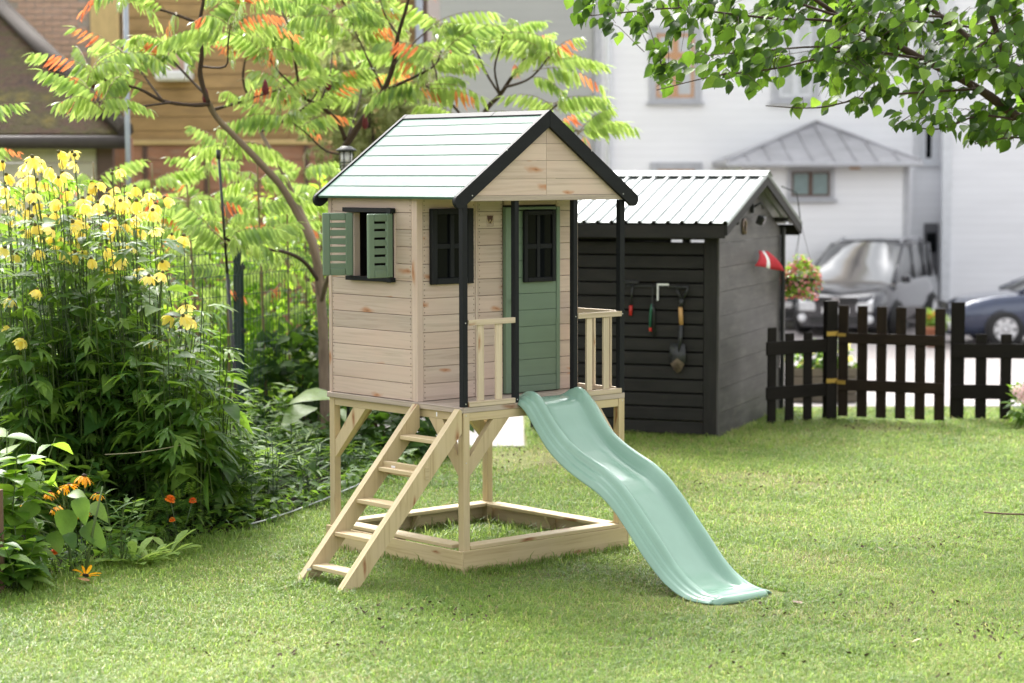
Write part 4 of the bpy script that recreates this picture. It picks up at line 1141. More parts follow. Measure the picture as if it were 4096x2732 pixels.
# ------------------------------------------------------------------ old wooden house on the left
YO = 29.0
oh = thing('old_wooden_house', 'old ochre plank house with mossy lean-to roof on the left', 'house', (0, 0, 0))
XO = lambda ov, Y=YO: at(ov, 400, Y).x
ZO = lambda ov, Y=YO: at(400, ov, Y).z
ow = empty_part('plank_wall', oh)
MB().box((XO(60), YO + .06, -.3), (XO(985), YO + 5, 6.0)).build('core_wall', M_mortar, ow)
z = ZO(330)
i = 0
while z < 5.2:
    h = .185; x = XO(285)
    while x < XO(980) - .05:
        x1 = min(x + random.uniform(1.6, 3.2), XO(980))
        bx('plank', (x + .002, YO + random.uniform(0, .008), z + .003), (x1 - .002, YO + .055, z + h - .003), M_ochre, ow, .006); x = x1
    z += h
z = -.2
while z < ZO(330) - .1:
    h = .20; x = XO(300)
    while x < XO(980) - .05:
        x1 = min(x + random.uniform(1.8, 3.4), XO(980))
        bx('plank', (x + .002, YO - .02 + random.uniform(0, .008), z + .003), (x1 - .002, YO + .055, min(z + h, ZO(330)) - .003), M_redbr, ow, .006); x = x1
    z += h
bx('belt_board', (XO(300), YO - .06, ZO(330)), (XO(980), YO - .021, ZO(318)), M_yel, oh, .01)
bx('corner_board', (XO(216), YO - .06, ZO(290)), (XO(282), YO - .001, 5.6), M_yel, oh, .01)
bx('corner_board', (XO(958), YO - .08, -.2), (XO(984), YO - .022, 5.6), M_sashb, oh, .01)
MB().tube([(XO(966), YO - .14, -.2), (XO(966), YO - .14, 5.6)], .05, 8).build('drainpipe', M_pipe, oh)
MB().tube([(XO(296, 24.7), 24.7, -.1), (XO(296, 24.7), 24.7, 5.2)], .030, 8).build('drainpipe', M_pipe, oh)
for ov in (330, 470, 540, 700, 840): bx('batten', (XO(ov), YO - .045, -.2), (XO(ov + 11), YO - .021, ZO(332)), M_sashb, oh, .008)
# brick gable end
br_ = empty_part('brick_wall', oh)
bxm = MB().box((0, 0, 0), (.215, .10, .068), None, .004).mesh('brick', M_brick)
MB().box((XO(-60), YO + .015, ZO(240)), (XO(214), YO + .058, 6.0)).build('mortar_bed', M_mortar, br_)
n = 0; r = 0; z = ZO(225)
while n < 290 and z < 4.6:
    x = XO(30) + (r % 2) * .115
    while x + .215 < XO(214):
        o = link('brick', bxm, br_, Matrix.Translation((x, YO - .002 + random.uniform(0, .012), z))); n += 1; x += .228
    z += .080; r += 1
# lean-to with mossy roof in front
YL = 25.2
lt = thing('lean_to_shed', 'low beige plank lean-to with a sagging moss covered roof', 'shed', (0, 0, 0))
XL = lambda ov, Y=YL: at(ov, 300, Y).x
ZL = lambda ov, Y=YL: at(100, ov, Y).z
A, B_, C_, D_ = at(-420, 300, YL - .3), at(292, 303, YL - .3), at(-40, -30, YL + 3.2), at(-420, -30, YL + 3.2)
mb = MB(); mb.v = [p[:] for p in (A, B_, C_, D_)] + [(p.x, p.y, p.z - .16) for p in (A, B_, C_, D_)]
mb.face([0, 1, 2, 3]); mb.face([7, 6, 5, 4]); mb.face([0, 4, 5, 1]); mb.face([1, 5, 6, 2]); mb.face([3, 2, 6, 7]); mb.face([0, 3, 7, 4])
mr = mb.build('roof', M_moss, lt)
MB().tube([B_ + Vector((0, -.02, .03)), C_ + Vector((0, -.02, .03))], .10, 6).build('verge_board', plain('weathered_board', (.055, .043, .035), .85), mr)
MB().tube([A + Vector((0, -.08, -.10)), B_ + Vector((.05, -.08, -.10))], .075, 8).build('gutter', plain('dark_gutter', (.05, .04, .035), .7), lt)
lw2 = empty_part('plank_wall', lt)
z = -.2
while z < ZL(318):
    bx('plank', (XL(-400), YL + random.uniform(0, .008), z + .003), (XL(222), YL + .05, z + .165), M_beige, lw2, .006); z += .17
bx('post', (XL(224), YL - .03, -.2), (XL(262), YL + .1, ZL(316)), M_sashb, lt, .01)
MB().box((XL(224), YL + .4, -.2), (XL(290), YL + .5, ZL(312))).build('inner_wall', M_redbr, lt)
# old white window with ledge
wn = empty_part('window', oh)
x0, x1, z1, z0 = XO(378), XO(442), ZO(92), ZO(160)
bx('frame', (x0, YO - .08, z0), (x0 + .07, YO - .01, z1), M_whitep, wn, .01); bx('frame', (x1 - .07, YO - .08, z0), (x1, YO - .01, z1), M_whitep, wn, .01)
bx('frame', (x0 + .072, YO - .08, z1 - .07), (x1 - .072, YO - .01, z1), M_whitep, wn, .01); bx('pane', (x0 + .072, YO - .03, z0), (x1 - .072, YO - .012, z1 - .072), M_brick, wn, 0)
bx('sill', (x0 - .06, YO - .30, z0 - .14), (x1 + .05, YO - .012, z0 - .004), M_whitep, wn, .03)

# ------------------------------------------------------------------ cars
def wheel(par, x, y, r, side):
    wq = empty_part('wheel', par)
    wq.matrix_basis = Matrix.Translation((x, y, r)) @ Matrix.Rotation(R(-90) * side, 4, 'X')
    wd = .20
    MB().lathe([(r * .66, -wd / 2), (r * .93, -wd / 2), (r, -wd / 2 + .03), (r, wd / 2 - .03), (r * .93, wd / 2), (r * .66, wd / 2)], 28, caps=False).build('tyre', M_tyre, wq)
    MB().lathe([(r * .05, -.06), (r * .655, -.06), (r * .655, wd / 2 - .01), (r * .60, wd / 2 - .02), (r * .58, .0), (r * .05, .0)], 28).build('brake_disc', M_plast, wq)
    mb = MB()
    mb.lathe([(r * .60, wd / 2 - .035), (r * .655, wd / 2 - .004), (r * .66, wd / 2 + .002), (r * .60, wd / 2 - .005)], 28, caps=False)
    mb.lathe([(.0, wd / 2 - .03), (.055, wd / 2 - .03), (.05, wd / 2 - .008), (.0, wd / 2 - .006)], 12)
    for k in range(7):
        a = 2 * math.pi * k / 7
        M = Matrix.Rotation(a, 4, 'Z')
        mb.box((.04, -.052, wd / 2 - .04), (r * .61, .052, wd / 2 - .012), M, .008)
    mb.build('rim', M_rim, wq)
def lofted(par, name, st, m, close=True, smooth=True):
    # st: list of (x, [(y,z)...] half section from bottom centre to top centre)
    mb = MB(); rings = []
    for x, half in st:
        full = [(-y, z) for y, z in half[::-1]] + [(y, z) for y, z in half]
        rings.append([len(mb.v) + k for k in range(len(full))])
        mb.v += [(x, y, z) for y, z in full]
    for a, b in zip(rings[:-1], rings[1:]):
        n = len(a)
        for k in range(n):
            mb.face([a[k], a[(k + 1) % n], b[(k + 1) % n], b[k]], None, 0, smooth)
    mb.face(rings[0][::-1]); mb.face(rings[-1])
    return mb.build(name, m, par)
def car(name, label, cat, loc, heading, paint, Lc, Wc, prof, belt, roofp, group, wr=.32, wb=(1.35, -1.4), rails=False, estate=False):
    """prof: (x, z_top, halfwidth) of the lower body; roofp: (x, z, halfwidth) of the glasshouse. nose towards +x"""
    c = thing(name, label, cat, loc, heading, group)
    st = []
    for x, zt, hw in prof:
        st.append((x, [(.0, .20), (hw * .86, .20), (hw * .97, .34), (hw, .55), (hw * .985, zt * .80), (hw * .93, zt * .965), (hw * .72, zt), (0, zt + .025)]))
    lofted(c, 'body', st, paint)
    gs = []
    for x, z, hw in roofp:
        gs.append((x, [(0, belt - .08), (hw + .10, belt - .08), (hw + .06, belt + (z - belt) * .4), (hw, max(z - .05, belt - .05)), (hw * .8, z), (0, z + .015)]))
    lofted(c, 'windows', gs, M_carglass)
    top = [(x, z, hw) for x, z, hw in roofp if z > max(q[1] for q in roofp) - .13]
    lofted(c, 'roof', [(x, [(0, z - .05), (hw + .012, z - .075), (hw + .008, z - .045), (hw * .8, z + .012), (0, z + .03)]) for x, z, hw in top], paint)
    # pillars
    for s in (-1, 1):
        pts = [(roofp[0][0] + .02, s * (roofp[0][2] + .10), belt), (top[0][0], s * (top[0][2] + .01), top[0][1] - .04)]
        MB().tube(pts, .035, 6).build('pillar', paint, c)
        for xm in (top[0][0] - .55, (top[0][0] + top[-1][0]) / 2 - .45, top[-1][0] + .05):
            MB().tube([(xm, s * (top[0][2] + .105), belt - .05), (xm - .05, s * (top[0][2] + .012), top[0][1] - .05)], .035, 6).build('pillar', paint, c)
        MB().box((-.10, -.05, -.07), (.06, .12, .08), Matrix.Translation((roofp[0][0] - .35, s * (Wc / 2 + .04), belt + .06)) @ Matrix.Rotation(0 if s > 0 else math.pi, 4, 'Z'), .03).build('mirror', paint, c)
        for xw in wb:
            wheel(c, xw, s * (Wc / 2 - .055), wr, s)
            arch = MB()
            arch.lathe([(wr * 1.12, -.02), (wr * 1.12, .012), (wr * .2, .012)], 24, Matrix.Translation((xw, s * (Wc / 2 - .035), wr)) @ Matrix.Rotation(R(-90) * s, 4, 'X')).build('wheel_arch', M_plast, c)
        xf = prof[-1][0]; zt = prof[-2][1]
        # headlamp wraps the corner
        MB().prism([(xf - .50, zt - .03), (xf - .10, zt - .20), (xf + .015, zt - .30), (xf + .01, zt - .14), (xf - .16, zt - .0)], .0, .30, 1, Matrix.Translation((0, s * (prof[-1][2] * .99) - (.30 if s > 0 else 0), 0))).build('headlight', M_lamp, c)
        MB().lathe([(.0, 0), (.075, 0), (.08, .02), (.06, .03), (0, .032)], 14, Matrix.Translation((xf - .005, s * Wc * .34, .36)) @ Matrix.Rotation(R(90), 4, 'Y')).build('fog_light', M_lamp, c)
    xf = prof[-1][0]
    MB().box((xf - .01, -.42, .63), (xf + .018, .42, .76), None, .02).build('grille', M_plast, c)
    MB().box((xf + .012, -.45, .755), (xf + .03, .45, .775), None, .006).build('grille_trim', M_chrome, c)
    MB().box((xf + .019, -.07, .66), (xf + .03, .07, .73), None, .012).build('badge', M_chrome, c)
    MB().box((xf - .01, -.50, .26), (xf + .012, .50, .40), None, .02).build('intake', M_plast, c)
    MB().box((xf + .013, -.26, .455), (xf + .025, .26, .565), None, .004).build('number_plate', M_plate, c)
    if rails:
        for s in (-1, 1):
            z = top[0][1] + .07
            MB().tube([(top[0][0] - .25, s * (top[0][2] * .86), top[0][1] - .0), (top[0][0] - .35, s * (top[0][2] * .86), z), (top[-1][0] + .25, s * (top[0][2] * .86), z), (top[-1][0] + .15, s * (top[0][2] * .86), top[0][1] - .0)], .022, 6).build('roof_rail', M_chrome, c)
    return c
vp = at(2004, 640, 41.5)
van = car('parked_minivan', 'dark grey people carrier with silver roof rails parked behind the gate', 'car', (vp.x + .10, 42.6, -.85), R(270 - 24), M_vanp, 4.8, 1.88,
    [(-2.35, .95, .78), (-2.25, 1.02, .86), (-1.2, 1.04, .93), (.6, 1.03, .94), (1.0, 1.02, .93), (1.55, .97, .92), (1.95, .89, .88), (2.2, .80, .80), (2.33, .68, .70)], 1.0,
    [(1.45, 1.02, .78), (.95, 1.36, .75), (.50, 1.60, .71), (.1, 1.70, .69), (-1.0, 1.74, .68), (-1.95, 1.68, .66), (-2.2, 1.45, .66), (-2.32, 1.05, .70)], 'cars parked in the yard', .33, (1.4, -1.45), True)
ap = at(2316, 800, 36.6)
aud = car('parked_car', 'dark blue saloon car with silver alloy wheels parked at the right edge', 'car', (ap.x + 1.72, 39.1, -.85), R(180), M_blue, 4.7, 1.80,
    [(-2.3, .80, .72), (-2.2, .95, .82), (-1.4, 1.0, .90), (.5, .98, .90), (.95, .96, .90), (1.6, .90, .88), (2.0, .80, .84), (2.25, .66, .74), (2.33, .55, .66)], .95,
    [(1.15, .97, .66), (.65, 1.22, .62), (.25, 1.38, .58), (-.5, 1.43, .57), (-1.1, 1.38, .56), (-1.5, 1.2, .58), (-1.85, 1.0, .62)], 'cars parked in the yard', .315, (1.42, -1.38))
bp = at(1815, 690, 43.5)
blk = car('parked_car', 'black car half hidden behind the hanging flower basket', 'car', (bp.x - .15, 46.0 - .3 - 1.2, -.85), R(270 - 6), M_carg, 4.4, 1.75,
    [(-2.1, .80, .72), (-2.0, .95, .82), (-1.4, 1.0, .88), (.5, .98, .88), (.9, .96, .87), (1.5, .90, .85), (1.9, .80, .80), (2.1, .66, .70), (2.2, .55, .62)], .95,
    [(1.15, .97, .64), (.65, 1.22, .60), (.25, 1.38, .56), (-.5, 1.43, .55), (-1.3, 1.38, .54), (-1.7, 1.2, .56), (-1.95, 1.0, .60)], 'cars parked in the yard', .31, (1.32, -1.3))

# ------------------------------------------------------------------ vegetation: leaf shapes and scattering
def np_mesh(name, V, F, mats, rnd=None, mi=None, smooth=True, extra=None):
    me = bpy.data.meshes.new(name)
    V = np.asarray(V, np.float32); F = np.asarray(F, np.int32)
    me.vertices.add(len(V)); me.vertices.foreach_set('co', V.ravel())
    me.loops.add(F.size); me.loops.foreach_set('vertex_index', F.ravel())
    me.polygons.add(len(F)); me.polygons.foreach_set('loop_start', np.arange(0, F.size, 3, dtype=np.int32))
    if mi is not None: me.polygons.foreach_set('material_index', np.asarray(mi, np.int32))
    for m in (mats if isinstance(mats, (list, tuple)) else [mats]): me.materials.append(m)
    me.update(calc_edges=True)
    me.polygons.foreach_set('use_smooth', np.full(len(F), smooth))
    for k, a in (('rnd', rnd), *((extra or {}).items())):
        if a is not None:
            at_ = me.attributes.new(k, 'FLOAT', 'POINT'); at_.data.foreach_set('value', np.asarray(a, np.float32))
    return me
def T_leaf(prof, fold=.25, droop=.25, curl=0.0):
    """prof: (t, half width) along the leaf, axis +Y, upper side +Z, length 1"""
    V, F = [], []
    for i, (t, wd) in enumerate(prof):
        z = -droop * t * t
        V += [(-wd, t, z + fold * wd), (0, t, z), (wd, t, z + fold * wd)]
        if i:
            a = (i - 1) * 3; b = i * 3
            F += [(a, a + 1, b + 1), (a, b + 1, b), (a + 1, a + 2, b + 2), (a + 1, b + 2, b + 1)]
    return np.array(V, float), np.array(F, int)
def T_join(parts):
    V, F, o = [], [], 0
    for v, f in parts: V.append(v); F.append(f + o); o += len(v)
    return np.concatenate(V), np.concatenate(F)
def T_xf(T, M):
    V, F = T; A = np.array(M); return V @ A[:3, :3].T + A[:3, 3], F
OVATE = [(0, .01), (.12, .17), (.32, .27), (.55, .25), (.8, .12), (1, .0)]
OVATEB = [(0, .03), (.1, .26), (.3, .36), (.55, .31), (.8, .15), (1, .0)]
LANCE = [(0, .008), (.2, .055), (.45, .075), (.75, .05), (1, .0)]
NARROW = [(0, .01), (.3, .10), (.6, .09), (1, 0)]
SPAT = [(0, .03), (.35, .06), (.7, .15), (.88, .13), (1, .0)]
T_ov = [T_leaf(OVATE, .3, .3), T_leaf(OVATE, .15, .5), T_leaf(OVATE, .45, .1)]
T_ovb = [T_leaf(OVATEB, .22, .25), T_leaf(OVATEB, .12, .45), T_leaf(OVATEB, .35, .12)]
T_la = [T_leaf(LANCE, .3, .35), T_leaf(LANCE, .3, .7), T_leaf(LANCE, .3, .15)]
T_sp = [T_leaf(SPAT, .3, .15), T_leaf(SPAT, .3, .35)]
def lobed(dr):
    P = [T_leaf([(0, .01), (.3, .10), (.6, .13), (.82, .07), (1, 0)], .2, dr)]
    for a, l, y in ((55, .55, .22), (-55, .55, .22), (38, .5, .42), (-38, .5, .42)):
        t = T_leaf([(0, .01), (.35, .13), (.7, .10), (1, 0)], .2, dr)
        P.append(T_xf(t, Matrix.Translation((0, y, -dr * y * y - .004)) @ Matrix.Rotation(R(a), 4, 'Z') @ Matrix.Scale(l, 4)))
    return T_join(P)
T_lob = [lobed(.25), lobed(.5), lobed(.1)]
T_clump = []                                      # sprig of small leaves for far shrubs
for q in range(3):
    P = []
    for k in range(5):
        P.append(T_xf(T_leaf([(0, .02), (.4, .24), (1, 0)], .2, .2), Matrix.Translation((0, .15 * k, 0)) @ Matrix.Rotation(R([60, -60, 35, -35, 0][k] + random.uniform(-15, 15)), 4, 'Z') @ Matrix.Rotation(R(random.uniform(-30, 20)), 4, 'X') @ Matrix.Scale(.55, 4)))
    T_clump.append(T_join(P))
def frames(P, Dv, Nv):
    Y = Dv / np.linalg.norm(Dv, axis=1, keepdims=True)
    X = np.cross(Y, Nv); l = np.linalg.norm(X, axis=1, keepdims=True)
    X = np.where(l < 1e-4, np.cross(Y, np.array([[.3, .8, .5]])), X); X /= np.linalg.norm(X, axis=1, keepdims=True)
    return X, Y, np.cross(X, Y)
def scatter_mesh(name, temps, P, Dv, Nv, S, m, rnd=None):
    P, Dv, Nv, S = (np.asarray(a, float) for a in (P, Dv, Nv, S))
    X, Y, Z = frames(P, Dv, Nv); which = NP.integers(0, len(temps), len(P)); r = NP.random(len(P)) if rnd is None else rnd
    VV, FF, RR, o = [], [], [], 0
    for k, (v, f) in enumerate(temps):
        ix = np.nonzero(which == k)[0]
        if not len(ix): continue
        s = S[ix, None, None]
        vv = P[ix, None, :] + s * (v[None, :, 0:1] * X[ix, None, :] + v[None, :, 1:2] * Y[ix, None, :] + v[None, :, 2:3] * Z[ix, None, :])
        ff = f[None] + (np.arange(len(ix)) * len(v))[:, None, None] + o
        VV.append(vv.reshape(-1, 3)); FF.append(ff.reshape(-1, 3)); RR.append(np.repeat(r[ix], len(v))); o += len(ix) * len(v)
    return np_mesh(name, np.concatenate(VV), np.concatenate(FF), m, np.concatenate(RR))
def stuff_leaves(name, parent, temps, P, Dv, Nv, S, m):
    base = np.array(parent.location) if parent is not None else np.zeros(3)
    return tag(link(name, scatter_mesh(name, temps, np.asarray(P) - base, Dv, Nv, S, m), parent), kind='stuff')
def single_leaves(name, parent, meshes, P, Dv, Nv, S):
    P, Dv, Nv = (np.asarray(a, float) for a in (P, Dv, Nv)); X, Y, Z = frames(P, Dv, Nv); b = np.array(parent.location)
    for i in range(len(P)):
        s = S[i]; M = Matrix(((*(X[i] * 0),) + (0,),) * 4)
        M = Matrix([[X[i][k] * s, Y[i][k] * s, Z[i][k] * s, P[i][k] - b[k]] for k in range(3)] + [[0, 0, 0, 1]])
        link(name, random.choice(meshes), parent, M)
def leaf_meshes(name, temps, m): return [np_mesh(name, v, f, m) for v, f in temps]
def rdir(n, zlo=-1, zhi=1):
    a = NP.random(n) * 2 * np.pi; z = NP.uniform(zlo, zhi, n); r = np.sqrt(np.maximum(0, 1 - z * z))
    return np.stack([r * np.cos(a), r * np.sin(a), z], 1)
def V3(v): return np.array(v[:])
def curve(pts, k=5):
    """smooth polyline through points (Catmull-Rom)"""
    pts = [Vector(p) for p in pts]; out = []
    for i in range(len(pts) - 1):
        p0, p1, p2, p3 = pts[max(i - 1, 0)], pts[i], pts[i + 1], pts[min(i + 2, len(pts) - 1)]
        for j in range(k):
            t = j / k
            out.append(.5 * ((2 * p1) + (-p0 + p2) * t + (2 * p0 - 5 * p1 + 4 * p2 - p3) * t * t + (-p0 + 3 * p1 - 3 * p2 + p3) * t ** 3))
    return out + [pts[-1]]

# ------------------------------------------------------------------ sumac trees
def frond_mesh(mode, seed):
    rg = random.Random(seed); n = rg.choice((9, 10, 11)); V, F, MI, RN, o = [], [], [], [], 0
    dr = rg.uniform(.25, .55)
    def pt(t): return Vector((.05 * math.sin(t * 3 + seed), t * (1 - .12 * t), -dr * t * t + .10 * t))
    mb = MB(); mb.tube([pt(t) for t in np.linspace(-.10, 1, 8)], [.008, .007, .007, .006, .005, .004, .003, .002], 4, 0, False)
    v = np.array(mb.v); f = []
    for q in mb.f: f += [(q[0], q[1], q[2]), (q[0], q[2], q[3])]
    V.append(v); F.append(np.array(f)); MI += [2] * len(f); o = len(v); RN.append(np.full(len(v), .5))
    for k in range(n):
        t = .14 + .84 * k / (n - 1)
        for s in (-1, 1, 0) if k == n - 1 else (-1, 1):
            if rg.random() < .03: continue
            l = (.20 + .12 * math.sin(math.pi * min(1, t * .9 + .08))) * rg.uniform(.85, 1.1)
            T = T_leaf([(0, .015), (.2, .10), (.5, .125), (.8, .06), (1, 0)], .26, rg.uniform(.1, .5))
            p = pt(t); down = rg.uniform(55, 84) if s else rg.uniform(20, 40)
            side = s * rg.uniform(48, 68) if s else 0
            tilt = rg.uniform(-10, 10)
            d = Matrix.Rotation(R(-side), 3, 'Z') @ (Matrix.Rotation(R(-down), 3, 'X') @ Vector((0, 1, 0)))
            # leaflets hang: the normal looks up and outwards
            nrm = (Vector((s * .9, -.1, .55)) if s else Vector((0, .5, .8)))
            y = d.normalized(); x = y.cross(nrm).normalized(); z = x.cross(y)
            M = np.array([[x[i] * l, y[i] * l, z[i] * l] for i in range(3)])
            red = mode == 'red' or (mode == 'mix' and (seed % 3) * 2 <= k - 2 < (seed % 3) * 2 + 4 and rg.random() < .8)
            tv = T[0] * np.array([.55, .85, 1.3]) if red else T[0]
            v = tv @ M.T + np.array(p[:])
            V.append(v); F.append(T[1] + o); MI += [1 if red else 0] * len(T[1]); o += len(v); RN.append(np.full(len(v), rg.random()*.45))
    return np_mesh('frond', np.concatenate(V), np.concatenate(F), [M_leafsum, M_leafred, M_rachis], np.concatenate(RN), MI)
FR_G = [frond_mesh('green', i) for i in range(8)]
FR_M = [frond_mesh('mix', 20 + i) for i in range(4)]
FR_R = [frond_mesh('red', 40 + i) for i in range(3)]
def put_frond(root, p, az, el, L_, roll=0.0, red=.10):
    q = random.random()
    me = random.choice(FR_R if q < red * .35 else FR_M if q < red * 3.2 else FR_G)
    M = Matrix.Translation(p - root.location) @ Matrix.Rotation(az, 4, 'Z') @ Matrix.Rotation(el, 4, 'X') @ Matrix.Rotation(roll, 4, 'Y') @ Matrix.Scale(L_, 4)
    return link('frond', me, root, M)
def sumac(label, base, trunk, branches, group, tipn=(5, 7), bark=M_barkd, red=.1, L_=(.40, .58), along=3):
    root = thing('sumac_tree', label, 'tree', base, 0, group)
    def tr(pts, nm, m):
        P = [at(x, y, Y) for x, y, Y in pts]
        return P
    for nm, pts, r0, r1, m in trunk:
        P = tr(pts, nm, m)
        if nm == 'trunk': P = [Vector((P[0].x, P[0].y, -.02))] + P
        c = curve([p - root.location for p in P], 5)
        rr = [r0 + (r1 - r0) * i / (len(c) - 1) for i in range(len(c))]
        rr = [r * random.uniform(.93, 1.07) for r in rr]
        MB().tube(c, rr, 9).build(nm, m, root)
    for pts, r0, r1 in branches:
        P = [at(x, y, Y) for x, y, Y in pts]
        c = curve([p - root.location for p in P], 4)
        rr = [(r0 + (r1 - r0) * i / (len(c) - 1)) * random.uniform(.9, 1.1) for i in range(len(c))]
        MB().tube(c, rr, 7).build('branch', bark, root)
        tip = P[-1]; a0 = random.random() * 6.28; n = random.randint(*tipn)
        for k in range(n):
            put_frond(root, tip + Vector((random.uniform(-.03, .03), random.uniform(-.03, .03), random.uniform(-.06, .02))), a0 + k * 2.4 + random.uniform(-.3, .3), R(random.uniform(0, 48)), random.uniform(*L_), R(random.uniform(-12, 12)), red)
        for k in range(along):
            f = random.uniform(.35, .92); i = int(f * (len(c) - 1)); p = c[i] + root.location
            put_frond(root, p, random.random() * 6.28, R(random.uniform(5, 50)), random.uniform(*L_), 0, red * 3)
    return root
Y0_ = 17.6
def br(pts, y0, y1, r0, r1): return ([(x, y, y0 + (y1 - y0) * i / (len(pts) - 1)) for i, (x, y) in enumerate(pts)], r0, r1)
b0 = on_ground(748, 985); 
SL = sumac('large sumac with a pale leaning forked trunk left of the playhouse', (at(748, 985, 17.6).x, 17.6, 0),
    [('trunk', [(747, 960, 17.6), (743, 850, 17.6), (742, 760, 17.6), (734, 650, 17.6)], .046, .042, M_bark),
     ('limb', [(738, 690, 17.6), (727, 600, 17.55), (712, 545, 17.5), (690, 500, 17.5), (650, 430, 17.4), (605, 378, 17.3), (548, 318, 17.2), (500, 268, 17.1), (480, 232, 17.0)], .036, .022, M_bark),
     ('limb', [(736, 680, 17.65), (727, 570, 17.9), (690, 478, 18.2), (640, 372, 18.4), (600, 300, 18.6), (580, 238, 18.7)], .026, .014, M_bark),
     ('limb', [(738, 690, 17.6), (752, 640, 17.3), (775, 600, 17.1)], .024, .016, M_bark)],
    [br([(480, 234), (462, 170), (466, 120), (462, 50), (470, 0), (474, -50)], 17.0, 16.7, .021, .010),
     br([(482, 236), (440, 238), (375, 228), (320, 200), (250, 182), (215, 165)], 17.0, 16.6, .018, .007),
     br([(375, 228), (350, 195), (325, 160), (295, 130)], 16.8, 17.2, .011, .006),
     br([(462, 52), (400, 28), (340, 8), (290, -30)], 16.8, 16.6, .013, .006),
     br([(395, 232), (310, 243), (270, 245), (225, 228)], 16.8, 16.2, .010, .005),
     br([(474, 215), (440, 180), (400, 135), (385, 95)], 17.0, 17.4, .012, .006),
     br([(490, 250), (560, 230), (610, 213), (660, 200)], 17.1, 17.5, .013, .006),
     br([(463, 60), (520, 20), (580, -20)], 16.8, 17.2, .012, .006),
     br([(464, 150), (520, 150), (526, 100), (532, 50)], 16.9, 16.4, .010, .005),
     br([(580, 240), (560, 180), (570, 120), (590, 70)], 18.7, 18.4, .012, .006),
     br([(600, 300), (660, 272), (715, 232), (735, 195)], 18.6, 18.2, .011, .006),
     br([(735, 650), (700, 600), (648, 575), (565, 568), (520, 545)], 17.6, 16.6, .017, .010),
     br([(640, 372), (590, 340), (520, 330)], 18.4, 18.0, .010, .006)],
    'sumac trees', red=.04, along=2)
SM = sumac('middle sumac forking above the garden lantern behind the playhouse roof', (at(800, 900, 18.4).x, 18.4, 0),
    [('trunk', [(800, 900, 18.4), (797, 600, 18.4), (795, 420, 18.4), (794, 335, 18.4)], .04, .030, M_barkd)],
    [br([(794, 335), (840, 265), (882, 207), (905, 150), (917, 80), (935, 20), (950, -40)], 18.4, 17.8, .030, .011),
     br([(882, 207), (945, 180), (1000, 150), (1015, 118)], 18.2, 17.6, .014, .007),
     br([(882, 207), (850, 140), (818, 70)], 18.2, 18.4, .013, .006),
     br([(795, 320), (775, 275), (735, 240), (695, 215), (680, 140), (667, 60)], 18.4, 17.9, .020, .008),
     br([(795, 352), (750, 345), (700, 300), (660, 270)], 18.4, 17.8, .010, .005),
     br([(917, 80), (890, 40), (872, -15)], 17.9, 18.2, .011, .006),
     br([(700, 218), (640, 160), (610, 110)], 18.0, 17.8, .010, .005),
     br([(800, 315), (825, 240), (835, 185)], 18.4, 19.0, .010, .005),
     br([(672, 95), (720, 50), (770, 20)], 17.9, 17.4, .009, .005),
     br([(667, 60), (640, 0), (620, -40)], 17.9, 18.3, .009, .005), br([(905, 150), (960, 90), (1010, 50)], 18.0, 18.6, .010, .005),
     br([(818, 70), (800, 20), (770, -30)], 18.4, 18.0, .008, .005), br([(735, 240), (760, 170), (765, 110)], 18.1, 18.6, .010, .005)],
    'sumac trees', red=.035, along=2)
SRt = sumac('sumac whose crown shows above the playhouse ridge on the right', (at(1085, 900, 19.0).x, 19.0, 0),
    [('trunk', [(1085, 900, 19.0), (1080, 600, 19.0), (1082, 400, 19.0)], .04, .030, M_barkd)],
    [br([(1082, 400), (1075, 310), (1060, 264), (1020, 222), (972, 192)], 19.0, 18.2, .018, .007),
     br([(1015, 220), (1006, 185), (1002, 160), (990, 130)], 18.5, 18.6, .010, .006),
     br([(1083, 390), (1112, 264), (1150, 218), (1175, 180), (1200, 150), (1216, 105)], 19.0, 18.5, .026, .009),
     br([(1150, 218), (1120, 170), (1100, 125), (1080, 90)], 18.8, 19.0, .012, .006),
     br([(1163, 200), (1210, 185), (1240, 160), (1262, 130)], 18.7, 18.2, .012, .006),
     br([(1150, 218), (1138, 160), (1150, 110), (1160, 70)], 18.8, 18.2, .011, .006),
     br([(1090, 400), (1180, 330), (1250, 270), (1280, 240)], 19.0, 18.5, .018, .007),
     br([(1180, 330), (1260, 310), (1330, 300)], 18.8, 18.3, .011, .006)],
    'sumac trees', red=.05, along=2, tipn=(5, 7))
# young sumacs by the fence
def sapling(label, ov, Y, ztop_ov, lean, n, red=.05):
    p = at(ov, ztop_ov, Y); b = Vector((p.x + lean, Y + .1, 0))
    root = thing('young_sumac', label, 'shrub', b, 0, 'young sumacs by the wire fence')
    c = curve([Vector((0, 0, -.02)), Vector((-lean * .5, -.05, p.z * .5)), p - b], 5)
    MB().tube(c, [.016 - .009 * i / (len(c) - 1) for i in range(len(c))], 7).build('stem', M_rachis, root)
    for k in range(n):
        f = .58 + .42 * (k / n) ** .6; q = c[min(int(f * (len(c) - 1)), len(c) - 1)] + b
        put_frond(root, q, k * 2.4 + random.uniform(-.3, .3), R(random.uniform(0, 40)), random.uniform(.36, .54), 0, red)
    return root
sapling('young sumac beside the black pole left of the leaning trunk', 592, 18.2, 372, .05, 18)
sapling('low young sumac just right of the yellow coneflowers', 430, 17.4, 420, .1, 17)
sapling('young sumac with arching fronds below the leaning trunk', 660, 18.8, 440, .0, 16)
sapling('slim young sumac in front of the beige lean-to', 215, 19.0, 368, .1, 12)
sapling('young sumac between the trunk and the playhouse wall', 735, 19.6, 400, .05, 14)
sapling('young sumac at the far left edge with drooping green fronds', -45, 16.5, 215, .0, 9)
sapling('low spreading young sumac above the green fence post', 520, 18.6, 470, .0, 14)
